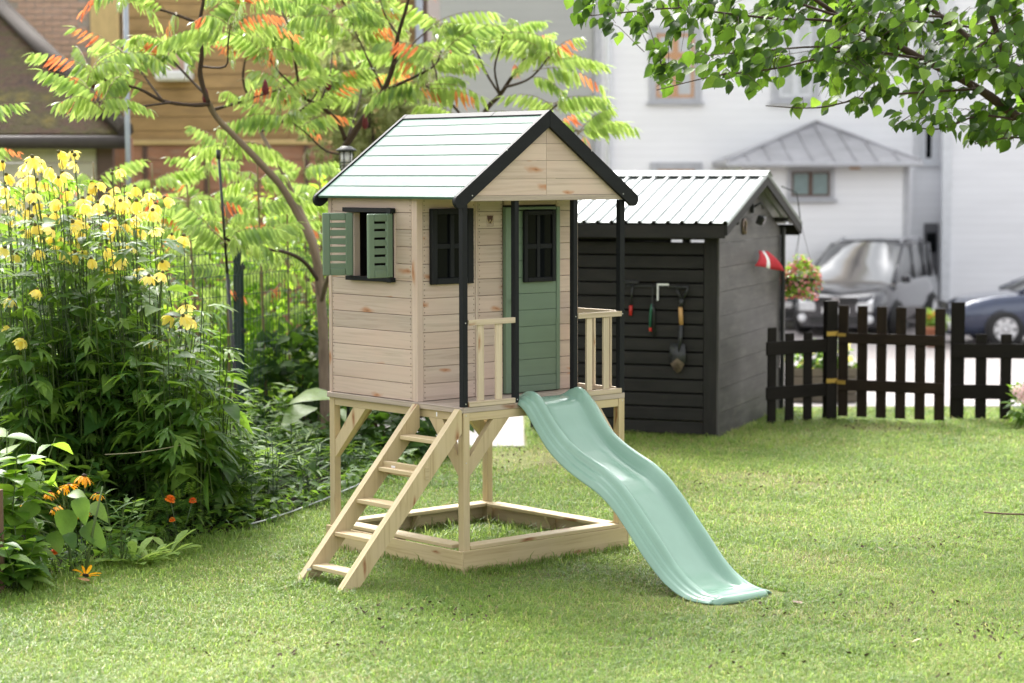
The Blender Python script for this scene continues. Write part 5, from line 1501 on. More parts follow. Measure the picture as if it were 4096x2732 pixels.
sapling('tall thin young sumac right of the zinc drainpipe', 350, 19.4, 372, .05, 13)
sapling('young sumac behind the black pole in front of the red brown wall', 480, 19.6, 345, .0, 16)
sapling('young sumac behind the garden lantern', 700, 20.2, 350, .0, 16)
for nm, x, y, Y in (('fruit', 378, 350, 0),): pass
for x, y in ((378 / 1.0, 0),): pass
frt = MB().lathe([(.0, 0), (.022, .02), (.028, .05), (.018, .10), (.004, .13)], 9).mesh('fruit_cone', M_fruit)
for (hx, hy, Y) in ((658, 610, 16.8), (1855, 660, 17.2), (1440, 720, 17.0)):
    p = at(hx * .3295, hy * .3295, Y); link('fruit_cone', frt, SL, Matrix.Translation(p - SL.location))
for (lx, ly, Y) in ((610, 870, 18.2), (365, 610, 17.8)):
    p = at(631.5 + lx * .3419, ly * .3419, Y); link('fruit_cone', frt, SM, Matrix.Translation(p - SM.location))

# ------------------------------------------------------------------ broadleaf tree overhanging from the right
TB = Vector((4.42, 15.0, 0)); TD = 1.6
ot = thing('overhanging_tree', 'broadleaf tree reaching dark green leafy boughs in from the upper right', 'tree', TB)
def obr(pts, r0, r1, y0, y1, nm='branch', sm=4):
    P = [at(x, y, TD + y0 + (y1 - y0) * i / (len(pts) - 1)) - TB for i, (x, y) in enumerate(pts)]
    c = curve(P, sm); MB().tube(c, [(r0 + (r1 - r0) * i / (len(c) - 1)) * random.uniform(.93, 1.07) for i in range(len(c))], 8).build(nm, M_barkd, ot); return [p + TB for p in c]
fork = at(2530, 400, 15.0)
MB().tube(curve([Vector((0, 0, -.05)), Vector((-.02, 0, 1.1)), fork - TB, at(2480, 150, 15.0) - TB, at(2440, -120, 15.0) - TB, at(2420, -400, 15.1) - TB], 5), list(np.linspace(.11, .04, 26)), 12).build('trunk', M_barkd, ot)
OB_ = [obr([(2530, 400), (2351, 282), (2249, 208), (2119, 139), (2022, 86), (1934, 42), (1879, 5), (1790, -50)], .036, .010, 13.4, 12.6, 'limb'),
       obr([(2520, 390), (2400, 290), (2351, 222), (2314, 153), (2286, 60), (2267, 0), (2250, -80)], .034, .014, 13.4, 13.2, 'limb'),
       obr([(2312, 160), (2235, 97), (2166, 42), (2096, 0), (2000, -60)], .022, .010, 13.2, 13.8),
       obr([(2460, 180), (2351, 106), (2304, 28), (2277, -10), (2230, -100)], .036, .016, 13.4, 13.0, 'limb'),
       obr([(2400, 160), (2346, 157), (2280, 155), (2189, 165)], .012, .005, 13.4, 12.9),
       obr([(2022, 86), (1911, 51), (1795, 46), (1665, 32), (1560, 20), (1430, 30), (1345, 38)], .011, .003, 12.8, 12.4),
       obr([(2119, 139), (2000, 120), (1880, 110), (1740, 120), (1620, 130), (1520, 150)], .010, .003, 12.9, 13.4),
       obr([(2022, 86), (1900, 130), (1780, 160), (1650, 175), (1510, 208)], .009, .003, 12.8, 12.2),
       obr([(2249, 208), (2130, 215), (2000, 225), (1880, 250), (1760, 245)], .010, .003, 13.1, 12.7),
       obr([(2351, 282), (2250, 270), (2160, 300), (2060, 290)], .010, .003, 13.3, 12.8),
       obr([(2430, 330), (2330, 320), (2240, 335)], .010, .003, 13.4, 13.0),
       obr([(1934, 42), (1800, 0), (1650, -30), (1480, -20)], .010, .003, 12.7, 13.2),
       obr([(2166, 42), (2040, 30), (1900, -20)], .010, .003, 13.4, 13.9),
       obr([(2351, 106), (2200, 60), (2050, 60), (1960, 90)], .010, .003, 13.3, 13.9)]
low = [(1290, 70), (1345, 62), (1400, 92), (1450, 120), (1500, 215), (1560, 235), (1600, 190), (1650, 205), (1740, 245), (1800, 215), (1890, 275), (1930, 255), (1990, 285), (2060, 265), (2110, 308), (2160, 285), (2180, 330), (2240, 340), (2300, 355), (2360, 335), (2600, 330)]
LX = [p[0] for p in low]; LY = [p[1] for p in low]
twp, P, Dv, Nv, S = [], [], [], [], []
mbt = MB(); ntw = 0
while ntw < 620:
    x = 1330 + 1270 * random.random() ** .8; yl = float(np.interp(x, LX, LY)); y = random.uniform(-130, yl - 12)
    # sparser towards the tip of the bough
    dens = min(1, .22 + (x - 1330) / 420)
    if random.random() > dens: continue
    if x < 1640 and y < 8 + (x - 1330) * -.03 and random.random() < .5: continue
    p = at(x, y, random.uniform(13.6, 15.9))
    # nearest point of a bough
    c = min((q for b in OB_ for q in b), key=lambda q: (q - p).length_squared)
    d = p - c
    if d.length > .55: d = d.normalized() * .55; 
    st_ = p - d
    ntw += 1
    mid = st_.lerp(p, .55) + Vector((0, 0, .04))
    mbt.tube([st_ - TB, mid - TB, p - TB], [.0032, .0024, .0014], 4, 0, False)
    out = Vector((d.x - .5, d.y, d.z * .3)).normalized()
    for k in range(random.randint(4, 6)):
        f = .25 + .75 * k / 5; q = st_.lerp(p, f) + Vector((random.gauss(0, .03), random.gauss(0, .03), random.gauss(0, .015)))
        ad = Vector((out.x + random.gauss(0, .7), out.y + random.gauss(0, .7), -random.uniform(.25, 1.5))).normalized()
        P.append(V3(q)); Dv.append(V3(ad)); Nv.append(V3(Vector((random.gauss(0, .5), random.gauss(-.25, .5), .8)))); S.append(random.uniform(.068, .120))
tag(mbt.build('twig', M_barkd, ot), kind='stuff')
P, Dv, Nv, S = map(np.array, (P, Dv, Nv, S))
# 300 leaves nearest the eye as parts, the rest joined
vis = np.argsort(P[:, 1] - 20 * ((P[:, 0] / P[:, 1] < .236) & (P[:, 2] < CAMH + .084 * P[:, 1])))
T_tree = [T_leaf([(0, .01), (.1, .20), (.3, .36), (.55, .36), (.78, .2), (.9, .08), (1, 0)], f, d) for f, d in ((.2, .15), (.35, .3), (.1, .5), (.5, .1))]
single_leaves('leaf', ot, leaf_meshes('leaf', T_tree, M_leaftree), P[vis[:300]], Dv[vis[:300]], Nv[vis[:300]], S[vis[:300]])
stuff_leaves('foliage', ot, T_tree, P[vis[300:]], Dv[vis[300:]], Nv[vis[300:]], S[vis[300:]], M_leaftree)

# ------------------------------------------------------------------ shrubs behind the wire fence, trees far behind
def cloud(c, r, n, zmin=.0, shell=.5):
    d = rdir(n); rad = shell + (1 - shell) * NP.random(n) ** .5
    lump = 1 + .18 * np.sin(d[:, 0] * 5 + c[0] * 3) * np.cos(d[:, 2] * 6 + c[1]) + .10 * np.sin(d[:, 1] * 9 + d[:, 2] * 7)
    P = np.array(c) + d * np.array(r) * (rad * lump)[:, None]
    P[:, 2] = np.maximum(P[:, 2], zmin + NP.random(n) * .15)
    return P, d
def shrub(label, c, r, n, m, temps=T_clump, s=(.14, .24), nm='shrub', group='shrubs behind the wire fence', stems=5, cat='shrub'):
    root = thing(nm, label, cat, (c[0], c[1], 0), 0, group)
    for k in range(stems):
        a = k * 2.4; e_ = Vector((r[0] * .5 * math.cos(a), r[1] * .5 * math.sin(a), c[2] + r[2] * .3))
        MB().tube(curve([Vector((.05 * math.cos(a), .05 * math.sin(a), -.02)), e_ * .5 + Vector((0, 0, .1)), e_], 3), list(np.linspace(.02, .006, 7)), 6).build('stem', M_twig, root)
    P, d = cloud(c, r, n)
    D_ = d + rdir(n) * .8 + np.array([0, 0, -.35]); Nn = d * .5 + rdir(n) * .5 + np.array([0, 0, .8])
    stuff_leaves('foliage', root, temps, P, D_, Nn, NP.uniform(*s, n), m)
    return root
shrub('bright green bush behind the fence at the far left', (-5.3, 18.6, .9), (1.1, .8, 1.0), 850, M_leafshrub)
shrub('bright green bush behind the coneflowers and the left fence post', (-4.1, 18.9, .85), (.95, .7, .95), 850, M_leafshrub)
shrub('dense bush behind the fence beside the black pole', (-3.05, 20.1, .9), (.9, .7, 1.0), 850, M_leafshrub)
shrub('tall bush behind the fence below the leaning sumac trunk', (-2.1, 21.0, .95), (.85, .7, 1.1), 850, M_leafshrub)
shrub('bush behind the fence hidden partly by the playhouse wall', (-1.25, 20.9, .7), (.6, .55, .85), 600, M_leafshrub)
shrub('dark green bush at the lawn side of the fence by the trunk', (-1.75, 18.2, .42), (.55, .5, .5), 900, M_leafdark, T_ovb, (.08, .15), group='low bushes by the fence')
shrub('low dark bush under the fence beside the playhouse leg', (-.95, 17.1, .22), (.5, .45, .32), 900, M_leafdark, T_ovb, (.07, .13), group='low bushes by the fence')
def bgtree(label, c, r, n, m, s):
    root = thing('background_tree', label, 'tree', (c[0], c[1], 0), 0, 'trees beside the old house')
    MB().tube([Vector((0, 0, -.1)), Vector((.05, 0, c[2] * .5)), Vector((0, 0, c[2]))], [.09, .07, .04], 8).build('trunk', M_barkd, root)
    P, d = cloud(c, r, n, .3, .2); stuff_leaves('crown', root, T_clump, P, d + rdir(n), rdir(n) + np.array([0, 0, .8]), NP.uniform(*s, n), m)
q = at(850, 235, 26.0); bgtree('blurred olive tree in front of the old house beside its dark corner', (q.x, q.y, q.z), (.75, .6, 1.0), 1000, M_leafgrey, (.14, .26))

# ------------------------------------------------------------------ yellow coneflowers
PET = [T_leaf([(0, .05), (.3, .19), (.65, .22), (.9, .14), (1, .04)], .12, d) for d in (.25, .5)]
def head_mesh(seed, dn, m_p=M_petal, n=None, wscale=1.15):
    rg = random.Random(seed); P, RN = [], []
    n = n or rg.choice((9, 10, 11))
    for k in range(n):
        a = 360 * k / n + rg.uniform(-9, 9); T = PET[rg.randint(0, 1)]; l = rg.uniform(.85, 1.08)
        M = Matrix.Rotation(R(a), 4, 'Z') @ Matrix.Translation((0, .12, 0)) @ Matrix.Rotation(R(-dn + rg.uniform(-16, 14)), 4, 'X') @ Matrix.Diagonal((l * wscale, l, l, 1))
        P.append(T_xf(T, M)); RN.append(np.full(len(T[0]), rg.random() * .6))
    V, F = T_join(P); return np_mesh('petals', V, F, m_p, np.concatenate(RN))
HEADS = [head_mesh(i, dn) for i, dn in enumerate((42, 52, 34, 58, 24, 46))]
conem = MB().lathe([(.05, -.06), (.16, -.02), (.19, .08), (.15, .20), (.07, .27), (.0, .28)], 10).mesh('cone', M_cone)
def flower(root, p, L_, heads=HEADS, tilt=.42, cm=conem, name='flower'):
    M = Matrix.Translation(p - root.location) @ Euler((random.gauss(0, tilt), random.gauss(0, tilt), random.random() * 6.28)).to_matrix().to_4x4() @ Matrix.Scale(L_, 4)
    o = link(name, random.choice(heads), root, M); link('cone', cm, o); return o
GXY = [(375,160),(458,160),(208,190),(215,230),(258,235),(145,275),(45,300),(320,260),(370,320),(475,230),(750,270),(635,350),(35,380),(105,405),(215,415),(430,400),(525,470),(670,430),(720,380),(790,420),(945,450),(1040,450),(980,490),(60,450),(365,460),(620,480),(700,460),(760,470),(200,660),(330,640),(360,690),(640,620),(720,580),(840,570),(715,680),(880,650),(980,640),(1080,680),(1155,690),(105,800),(240,775),(30,760),(1020,850),(1020,920),(935,940),(700,900),(770,875),(60,1075),(50,1255),(235,1020),(1170,1120),(1075,1190),(1150,1190),(1210,1210),(955,1340),(140,1330),(500,650),(590,520),(830,500),(960,530),(300,290),(60,580),(930,420),(250,215),(180,230),(340,380),(410,350),(460,370),(560,430),(600,380),(740,430),(810,460),(20,470),(-60,350),(-90,430),(-140,390),(-60,520),(150,330),(280,350),(90,520),(660,510),(880,540),(420,450),(540,520),(300,560),(480,560),(230,330),(400,290),(130,460),(180,520),(350,540),(580,350),(690,400),(770,500),(860,470),(450,620),(560,620),(250,620),(130,640),(400,200),(850,380),(20,220),(-100,300),(-40,260),(720,640),(790,610)]
CL = {}
for k, (lab, cx, cy) in enumerate((('clump of yellow coneflowers at the left picture edge before the left fence post', -3.05, 14.0), ('tallest clump of yellow drooping coneflowers left of the zinc drainpipe', -2.72, 14.4), ('clump of yellow coneflowers nearest the black pole', -2.35, 14.6))):
    CL[k] = thing('coneflower_clump', lab, 'flowers', (cx, cy, 0), 0, 'yellow coneflower clumps')
LVP = {0: [], 1: [], 2: []}
def stem_to(k, P, r0=.0065, leaves=7, spread=.5, zlo=.25):
    root = CL[k]; b = root.location
    base = Vector((b.x + (P.x - b.x) * spread + random.gauss(0, .06), b.y + (P.y - b.y) * .6 + random.gauss(0, .06), 0))
    mid = base.lerp(P, .5) + Vector(((base.x - P.x) * .12, random.gauss(0, .04), P.z * .04))
    c = curve([base + Vector((0, 0, -.02)), mid, P], 5)
    MB().tube([p - b for p in c], list(np.linspace(r0, .0026, len(c))), 5, 0, False).build('stem', M_stem if random.random() < .6 else M_stemd, root)
    a = random.random() * 6.28
    for j in range(leaves):
        z = zlo + (P.z - .10 - zlo) * (j + random.random() * .6) / leaves
        f = z / max(P.z, .1); i = min(int(f * (len(c) - 1)), len(c) - 2); p = c[i].lerp(c[i + 1], f * (len(c) - 1) - i)
        a += 2.4 + random.uniform(-.4, .4)
        d = Vector((math.cos(a), math.sin(a), random.uniform(-.35, .5)))
        s = (.27 - .13 * f) * random.uniform(.75, 1.25)
        LVP[k].append((p + d * .03, d, Vector((random.gauss(0, .25), random.gauss(0, .25), 1)), s))
GXY += [(random.uniform(-80, 880), random.uniform(420, 900)) for _ in range(24)]
for gx, gy in GXY:
    k = 0 if gx < 190 else 1 if gx < 600 else 2
    Y = random.uniform(13.3, 15.0) if gy < 750 else random.uniform(13.2, 13.8)
    P_ = at(gx * .3661, 287 + gy * .3661, Y)
    stem_to(k, P_, leaves=9)
    flower(CL[k], P_, random.uniform(.055, .071))
for q in range(105):
    x = random.uniform(-60, 470); yt = random.uniform(470, 900)
    if x > 380: yt = random.uniform(640, 950)
    k = 0 if x < 70 else 1 if x < 220 else 2
    Y = random.uniform(13.1, 14.9) if yt < 700 else random.uniform(12.9, 14.2); stem_to(k, at(x, yt, Y), leaves=14, spread=.7, zlo=.35)
for q in range(26):
    gx, gy = random.choice(GXY); k = 0 if gx < 190 else 1 if gx < 600 else 2
    P_ = at((gx + random.gauss(0, 60)) * .3661, 287 + (gy + random.gauss(0, 50)) * .3661, random.uniform(13.3, 14.8)); stem_to(k, P_, leaves=4, zlo=.9)
    link('seed_head', conem, CL[k], Matrix.Translation(P_ - CL[k].location) @ Matrix.Scale(random.uniform(.045, .075), 4))
for q in range(34):
    stem_to(2, at(random.uniform(370, 540), random.uniform(740, 930), random.uniform(13.1, 14.6)), leaves=11, spread=.8, zlo=.2)
# bare lower stems
for q in range(36):
    x = random.uniform(60, 340); k = 0 if x < 70 else 1 if x < 220 else 2; stem_to(k, at(x, random.uniform(700, 830), random.uniform(13.2, 14.0)), r0=.009, leaves=4, spread=.85, zlo=.75)
T_cl = T_lob + [lobed(.7), T_ov[0], T_la[1]]
LM = leaf_meshes('leaf', T_cl, M_leafcone)
for k in CL:
    L_ = sorted(LVP[k], key=lambda q: q[0].y)
    n1 = 100
    A_ = [np.array([V3(q[i]) for q in L_]) for i in range(3)]; S_ = np.array([q[3] for q in L_])
    single_leaves('leaf', CL[k], LM, A_[0][:n1], A_[1][:n1], A_[2][:n1], S_[:n1])
    if len(L_) > n1: stuff_leaves('foliage', CL[k], T_cl, A_[0][n1:], A_[1][n1:], A_[2][n1:], S_[n1:], M_leafcone)
# twine holding the clump
tw = MB().tube(curve([at(240, 1040, 13.0), at(320, 1035, 12.95), at(400, 1022, 13.0), at(470, 1005, 13.3)], 5), .0025, 5).build('twine', plain('twine', (.36, .33, .20), .8))
tag(tw, 'thin pale twine tying back the coneflower stems', 'string')

# ------------------------------------------------------------------ lower bed plants
def under(name, label, poly_fn, n, m, temps, s, zr):
    P = []
    while len(P) < n:
        x, y = poly_fn()
        P.append((x, y, random.uniform(*zr) ))
    P = np.array(P); D_ = rdir(n, -.4, .5); Nn = rdir(n) * .4 + np.array([0, 0, 1])
    return tag(link(name, scatter_mesh(name, temps, P, D_, Nn, NP.uniform(*s, n), m)), label, kind='stuff')
def bed_edge_x(y): return float(np.interp(y, [p[1] for p in BED[:12]], [p[0] for p in BED[:12]]))
def inbed(lo, hi, d0, d1):
    def f():
        y = random.uniform(lo, hi); return bed_edge_x(y) - random.uniform(d0, d1), y
    return f
under('undergrowth', 'dark leafy undergrowth filling the flower bed below the coneflowers', inbed(12.6, 17.2, .14, 1.6), 2000, M_leafdark, T_ov + T_lob, (.06, .14), (.02, .30))
under('bed_edge_weeds', 'low green weeds along the edge of the flower bed', inbed(11.6, 17.0, -.02, .28), 1500, M_leafcone, T_ov + T_la, (.04, .10), (.01, .16))
# plants with lance shaped leaves
LAM = leaf_meshes('leaf', T_la, M_leafcone)
def lance_plant(label, ov, ovtop, Y, nst, h=None, m=LAM):
    b = Vector((at(ov, 900, Y).x, Y, 0)); root = thing('lance_leaf_plant', label, 'plant', b, 0, 'slender leaved plants along the bed')
    zt = at(ov, ovtop, Y).z
    for k in range(nst):
        a = random.random() * 6.28; r = random.uniform(.05, .22); h_ = zt * random.uniform(.7, 1.0)
        c = curve([Vector((.05 * math.cos(a), .05 * math.sin(a), -.02)), Vector((r * .5 * math.cos(a), r * .5 * math.sin(a), h_ * .55)), Vector((r * math.cos(a), r * math.sin(a), h_))], 4)
        MB().tube(c, list(np.linspace(.004, .002, len(c))), 5, 0, False).build('stem', M_stemd, root)
        A_, B2, C2, S2 = [], [], [], []
        for j in range(13):
            f = .12 + .88 * j / 13; i = min(int(f * (len(c) - 1)), len(c) - 2); p = c[i].lerp(c[i + 1], f * (len(c) - 1) - i); a2 = j * 2.4 + a
            A_.append(V3(p + b)); B2.append((math.cos(a2), math.sin(a2), random.uniform(.2, .8))); C2.append((random.gauss(0, .2), random.gauss(0, .2), 1)); S2.append(random.uniform(.12, .2) * (1.1 - .4 * f))
        single_leaves('leaf', root, m, A_, B2, C2, S2)
lance_plant('slender leaved plant right of the marigolds at the bed edge', 560, 1010, 13.9, 5)
lance_plant('tallest slender leaved plant left of the playhouse leg', 625, 960, 14.2, 5)
lance_plant('slender leaved plant touching the left playhouse leg', 715, 1000, 14.7, 5)
lance_plant('slender leaved plant in front of the green fence post', 530, 930, 15.4, 5)
lance_plant('slender leaved plant with yellowing leaves left of the far leg', 670, 960, 15.6, 4)
lance_plant('slender leaved plant between fence post and trunk', 605, 900, 16.4, 4)
lance_plant('slender leaved plant behind the left playhouse leg', 790, 1000, 15.8, 5)
lance_plant('slender leaved plant seen under the playhouse floor', 860, 1020, 16.2, 5)
lance_plant('slender leaved plant below the twine among coneflower stems', 400, 1050, 13.3, 4)
# soft stemmed leafy weeds with opposite leaves
OVM = leaf_meshes('leaf', T_ov, M_leafbright)
OVC = leaf_meshes('leaf', T_ov, M_leafcone)
def leafy_plant(label, ov, ovtop, Y, nst, ms, lsz=(.07, .12), spread=.22, nl=8, name='leafy_plant', group='leafy plants in the bed', up=(.0, .6)):
    b = Vector((at(ov, 900, Y).x, Y, 0)); root = thing(name, label, 'plant', b, 0, group); zt = at(ov, ovtop, Y).z
    for k in range(nst):
        a = random.random() * 6.28; r = random.uniform(.2, 1) * spread; h_ = zt * random.uniform(.75, 1.0)
        c = curve([Vector((.03 * math.cos(a), .03 * math.sin(a), -.02)), Vector((r * .5 * math.cos(a), r * .5 * math.sin(a), h_ * .5)), Vector((r * math.cos(a), r * math.sin(a), h_))], 4)
        MB().tube(c, list(np.linspace(.005, .0025, len(c))), 5, 0, False).build('stem', M_stem, root)
        A_, B2, C2, S2 = [], [], [], []
        for j in range(nl):
            f = .2 + .8 * (j + .5) / nl; i = min(int(f * (len(c) - 1)), len(c) - 2); p = c[i].lerp(c[i + 1], f * (len(c) - 1) - i)
            for s_ in (0, math.pi):
                a2 = j * 1.5 + a + s_
                A_.append(V3(p + b)); B2.append((math.cos(a2), math.sin(a2), random.uniform(*up) - .25 * (1 - f))); C2.append((random.gauss(0, .2), random.gauss(0, .2), 1)); S2.append(random.uniform(*lsz) * (1.15 - .45 * f))
        single_leaves('leaf', root, ms, A_, B2, C2, S2)
    return root
leafy_plant('mid green leafy plant right of the lowest coneflowers', 500, 830, 14.2, 4, OVC, (.10, .16))
leafy_plant('broad mid green plant between the two slender plants', 600, 1000, 14.5, 5, OVM, (.08, .13))
leafy_plant('upright leafy weed below the four lowest coneflowers', 450, 770, 13.5, 3, OVC, (.09, .14))
leafy_plant('leafy weed with pale young tips left of the fence post', 470, 870, 13.9, 4, OVC, (.10, .15))
leafy_plant('leafy bush hugging the foot of the green fence post', 560, 880, 15.8, 5, OVC, (.10, .16))
leafy_plant('bright leafy shoots between post and sumac trunk', 650, 870, 17.0, 5, OVM, (.10, .16))
leafy_plant('bright green shrub low in front of the fence by the trunk', 690, 800, 18.2, 4, OVM, (.12, .18))
# big rhubarb-like leaves behind the left leg
BIG = leaf_meshes('leaf', [T_leaf(OVATEB, .18, .35), T_leaf(OVATEB, .1, .55)], M_leafbright)
b = Vector((at(800, 1000, 16.9).x, 16.9, 0)); root = thing('burdock', 'burdock with very large soft leaves behind the left playhouse leg', 'plant', b)
for k, (dx, dz, s) in enumerate(((-.28, .42, .34), (-.10, .50, .36), (.06, .38, .34), (.2, .30, .30), (-.2, .22, .30), (.1, .55, .28), (-.36, .28, .3))):
    tip = Vector((dx, random.uniform(-.2, .1), dz)); MB().tube([Vector((0, 0, 0)), tip * .6 + Vector((0, 0, .05)), tip], [.010, .008, .005], 6).build('stalk', M_stem, root)
    single_leaves('leaf', root, BIG, [V3(tip + b)], [(dx * 2 + random.gauss(0, .2), random.uniform(-.9, -.2), .1)], [(random.gauss(0, .2), -.3, 1)], [s])
# bottom left: broad heart shaped leaves with rudbeckia
HRT = leaf_meshes('leaf', [T_leaf([(0, .10), (.08, .30), (.25, .38), (.5, .33), (.78, .17), (1, 0)], .2, d) for d in (.2, .45, .7)], M_leafcone)
HRB = leaf_meshes('leaf', [T_leaf([(0, .06), (.1, .24), (.3, .33), (.55, .29), (.8, .14), (1, 0)], .2, d) for d in (.2, .45)], M_leafbright)
b = Vector((-2.42, 12.0, 0)); bl = thing('broad_leaved_plant', 'sunflower-like plant with broad heart shaped leaves at the lower left', 'plant', b)
for (mx_, my_, s, ax, az) in ((400, 990, .17, .2, -.9), (240, 960, .17, -.8, -.5), (260, 1060, .13, -.6, -.4), (480, 920, .14, .5, -.8), (330, 830, .12, .1, .6), (430, 890, .12, .6, .1), (520, 1090, .16, .9, -.5), (560, 960, .13, .9, -.4), (160, 1000, .15, -.9, -.2), (120, 880, .13, -.5, .3), (90, 1100, .16, -.7, -.6), (150, 1180, .17, -.5, -.8), (330, 1130, .13, .3, -.6), (420, 1140, .10, .3, -.3), (260, 880, .12, -.3, .4), (60, 960, .14, -.7, .2), (200, 1250, .15, .2, -.9), (100, 1300, .17, -.3, -.9), (40, 1200, .15, -.6, -.4)):
    Y = random.uniform(11.75, 12.1); p = at(mx_ * .3661, 803.6 + my_ * .3661, Y)
    ms = HRB if my_ < 900 or mx_ < 80 or mx_ == 430 else HRT
    root_p = Vector((b.x + (p.x - b.x) * .4, b.y, max(.05, p.z * .75))); 
    MB().tube([root_p - b, (root_p.lerp(p, .5) - b) + Vector((0, 0, .02)), p - b], [.005, .004, .003], 5).build('stalk', M_stem, bl)
    single_leaves('leaf', bl, ms, [V3(p)], [(ax, -.45, az)], [(random.gauss(0, .2), -.45, .9)], [s * 1.05])
for dx in (-.22, -.05, .1): MB().tube([Vector((dx * .4, 0, -.02)), Vector((dx, 0, .28)), Vector((dx * 1.5, .02, .5))], [.009, .008, .005], 6).build('stem', M_stem, bl)
leafy_plant('tall bright leafy plant cut by the left picture edge', 8, 960, 11.9, 8, HRB, (.16, .25), .32, 6, 'tall_leafy_plant', None, (-.1, .5))
leafy_plant('soft downy plant between broad leaves and pale rosettes', 262, 1125, 12.3, 6, leaf_meshes('leaf', T_sp + T_la, M_leafcone), (.10, .16), .2, 6, 'downy_plant', None)
leafy_plant('dense dark plant behind the broad heart shaped leaves', 150, 1060, 12.9, 10, OVC, (.12, .19), .45, 8, 'dark_leafy_plant', None)
leafy_plant('low dark plant at the lower left corner of the bed', 40, 1200, 11.6, 10, OVC, (.13, .20), .38, 6, 'dark_leafy_plant', None)
RUDH = [head_mesh(70 + i, dn, M_petalo, 12, .8) for i, dn in enumerate((8, 18, 28))]
rcone = MB().lathe([(.05, -.04), (.24, -.01), (.24, .10), (.14, .2), (.0, .22)], 10).mesh('cone', M_darkcone)
rb = thing('black_eyed_susan', 'golden black eyed susan plant among the broad leaves at the lower left', 'flowers', (at(185, 1180, 12.25).x, 12.25, 0))
for (mx_, my_, s) in ((525, 780, .062), (430, 835, .055), (400, 850, .05), (510, 990, .055), (310, 880, .05), (610, 890, .045), (350, 970, .05), (160, 950, .05), (40, 1010, .05)):
    p = at(mx_ * .3661, 803.6 + my_ * .3661, random.uniform(12.0, 12.4)); bb = rb.location
    MB().tube(curve([Vector(((p.x - bb.x) * .35, 0, 0)), Vector(((p.x - bb.x) * .7, (p.y - bb.y) * .5, p.z * .55)), p - bb], 4), .004, 5).build('stem', M_stemd, rb)
    flower(rb, p, s, RUDH, .35, rcone)
p = at(530 * .3661, 803.6 + 1385 * .3661, 11.75)
fr2 = thing('drooping_rudbeckia', 'single yellow flower with dark streaks lying low on the grass edge', 'flower', (p.x, p.y, 0))
flower(fr2, Vector((p.x, p.y, .05)), .075, [head_mesh(90, -35, M_petalo, 8, .6)], .3, rcone); MB().tube([(0, 0, 0), (0, 0, .05)], .004, 5).build('stem', M_stemd, fr2)
# marigolds
def mari_head():
    P = []
    for ring_, (n, dn, l) in enumerate(((11, 5, 1.0), (9, -25, .85), (7, -50, .65), (4, -75, .4))):
        for k in range(n):
            P.append(T_xf(T_leaf([(0, .05), (.5, .26), (.9, .24), (1, .1)], .3, .3), Matrix.Rotation(R(360 * k / n + ring_ * 20), 4, 'Z') @ Matrix.Translation((0, 0, .08 * ring_)) @ Matrix.Rotation(R(-dn), 4, 'X') @ Matrix.Scale(l, 4)))
    V, F = T_join(P); return np_mesh('petals', V, F, M_mari, NP.random(len(V)) * .5)
MH = [mari_head()]
calyx = MB().lathe([(.03, -.5), (.16, -.35), (.18, -.05), (.05, .0)], 8).mesh('calyx', M_stemd)
FEA = leaf_meshes('leaf', [T_join([T_xf(T_leaf([(0, .01), (.5, .05), (1, 0)], .2, .2), Matrix.Translation((0, .12 * k, 0)) @ Matrix.Rotation(R(s * 45), 4, 'Z') @ Matrix.Scale(.34, 4)) for k in range(7) for s in (-1, 1)])], M_leafcone)
def marigold(label, ov, ovb, Y, heads, n=26, h=.26):
    b = Vector((at(ov, 900, Y).x, Y, 0)); root = thing('marigold_plant', label, 'flowers', b, 0, 'orange marigolds')
    A_, B2, C2, S2 = [], [], [], []
    for k in range(n):
        a = k * 2.4; r = random.uniform(.02, .16); z = random.uniform(.04, h)
        A_.append((b.x + r * math.cos(a), b.y + r * math.sin(a), z)); B2.append((math.cos(a), math.sin(a), random.uniform(.1, 1))); C2.append((0, 0, 1)); S2.append(random.uniform(.09, .15))
    single_leaves('leaf', root, FEA, A_, B2, C2, S2)
    for (mx_, my_, s) in heads:
        p = at(mx_ * .3661, 803.6 + my_ * .3661, Y - .05)
        MB().tube([Vector((0, 0, 0)), (p - b) * .6, p - b], .0035, 5).build('stem', M_stemd, root)
        o = link('flower', MH[0], root, Matrix.Translation(p - b) @ Euler((random.gauss(.35, .2), random.gauss(0, .2), 0)).to_matrix().to_4x4() @ Matrix.Scale(s, 4)); link('calyx', calyx, o)
marigold('feathery marigold with two orange heads before the dark bed', 408, 1210, 13.0, ((1065, 925, .034), (1205, 935, .024), (1075, 1055, .020)), 40, .34)
marigold('feathery marigold without open flowers behind the pale rosettes', 330, 1220, 12.9, (), 30, .24)
marigold('small orange marigold under the broad leaves', 122, 1262, 11.95, ((335, 1255, .026),), 10, .12)
# pale rosettes
SPM = leaf_meshes('leaf', T_sp, M_leafpale)
def rosette(label, ov, ovb, n, L_):
    b = on_ground(ov, ovb); root = thing('pale_rosette', label, 'plant', b, 0, 'pale green rosettes at the bed edge')
    for k in range(n):
        a = k * 2.4; el = random.uniform(.35, 2.2) if k < n * .5 else random.uniform(.1, .6)
        single_leaves('leaf', root, SPM, [(b.x, b.y, .01)], [(math.cos(a), math.sin(a), el)], [(-math.cos(a) * .6, -math.sin(a) * .6, 1)], [random.uniform(.75, 1.1) * L_])
rosette('pale green rosette left of its upright neighbour at the bed edge', 305, 1298, 15, .23)
rosette('pale green rosette with three upright leaves beside the marigold', 388, 1275, 11, .20)
rosette('small pale green rosette between the two larger ones', 346, 1292, 11, .17)
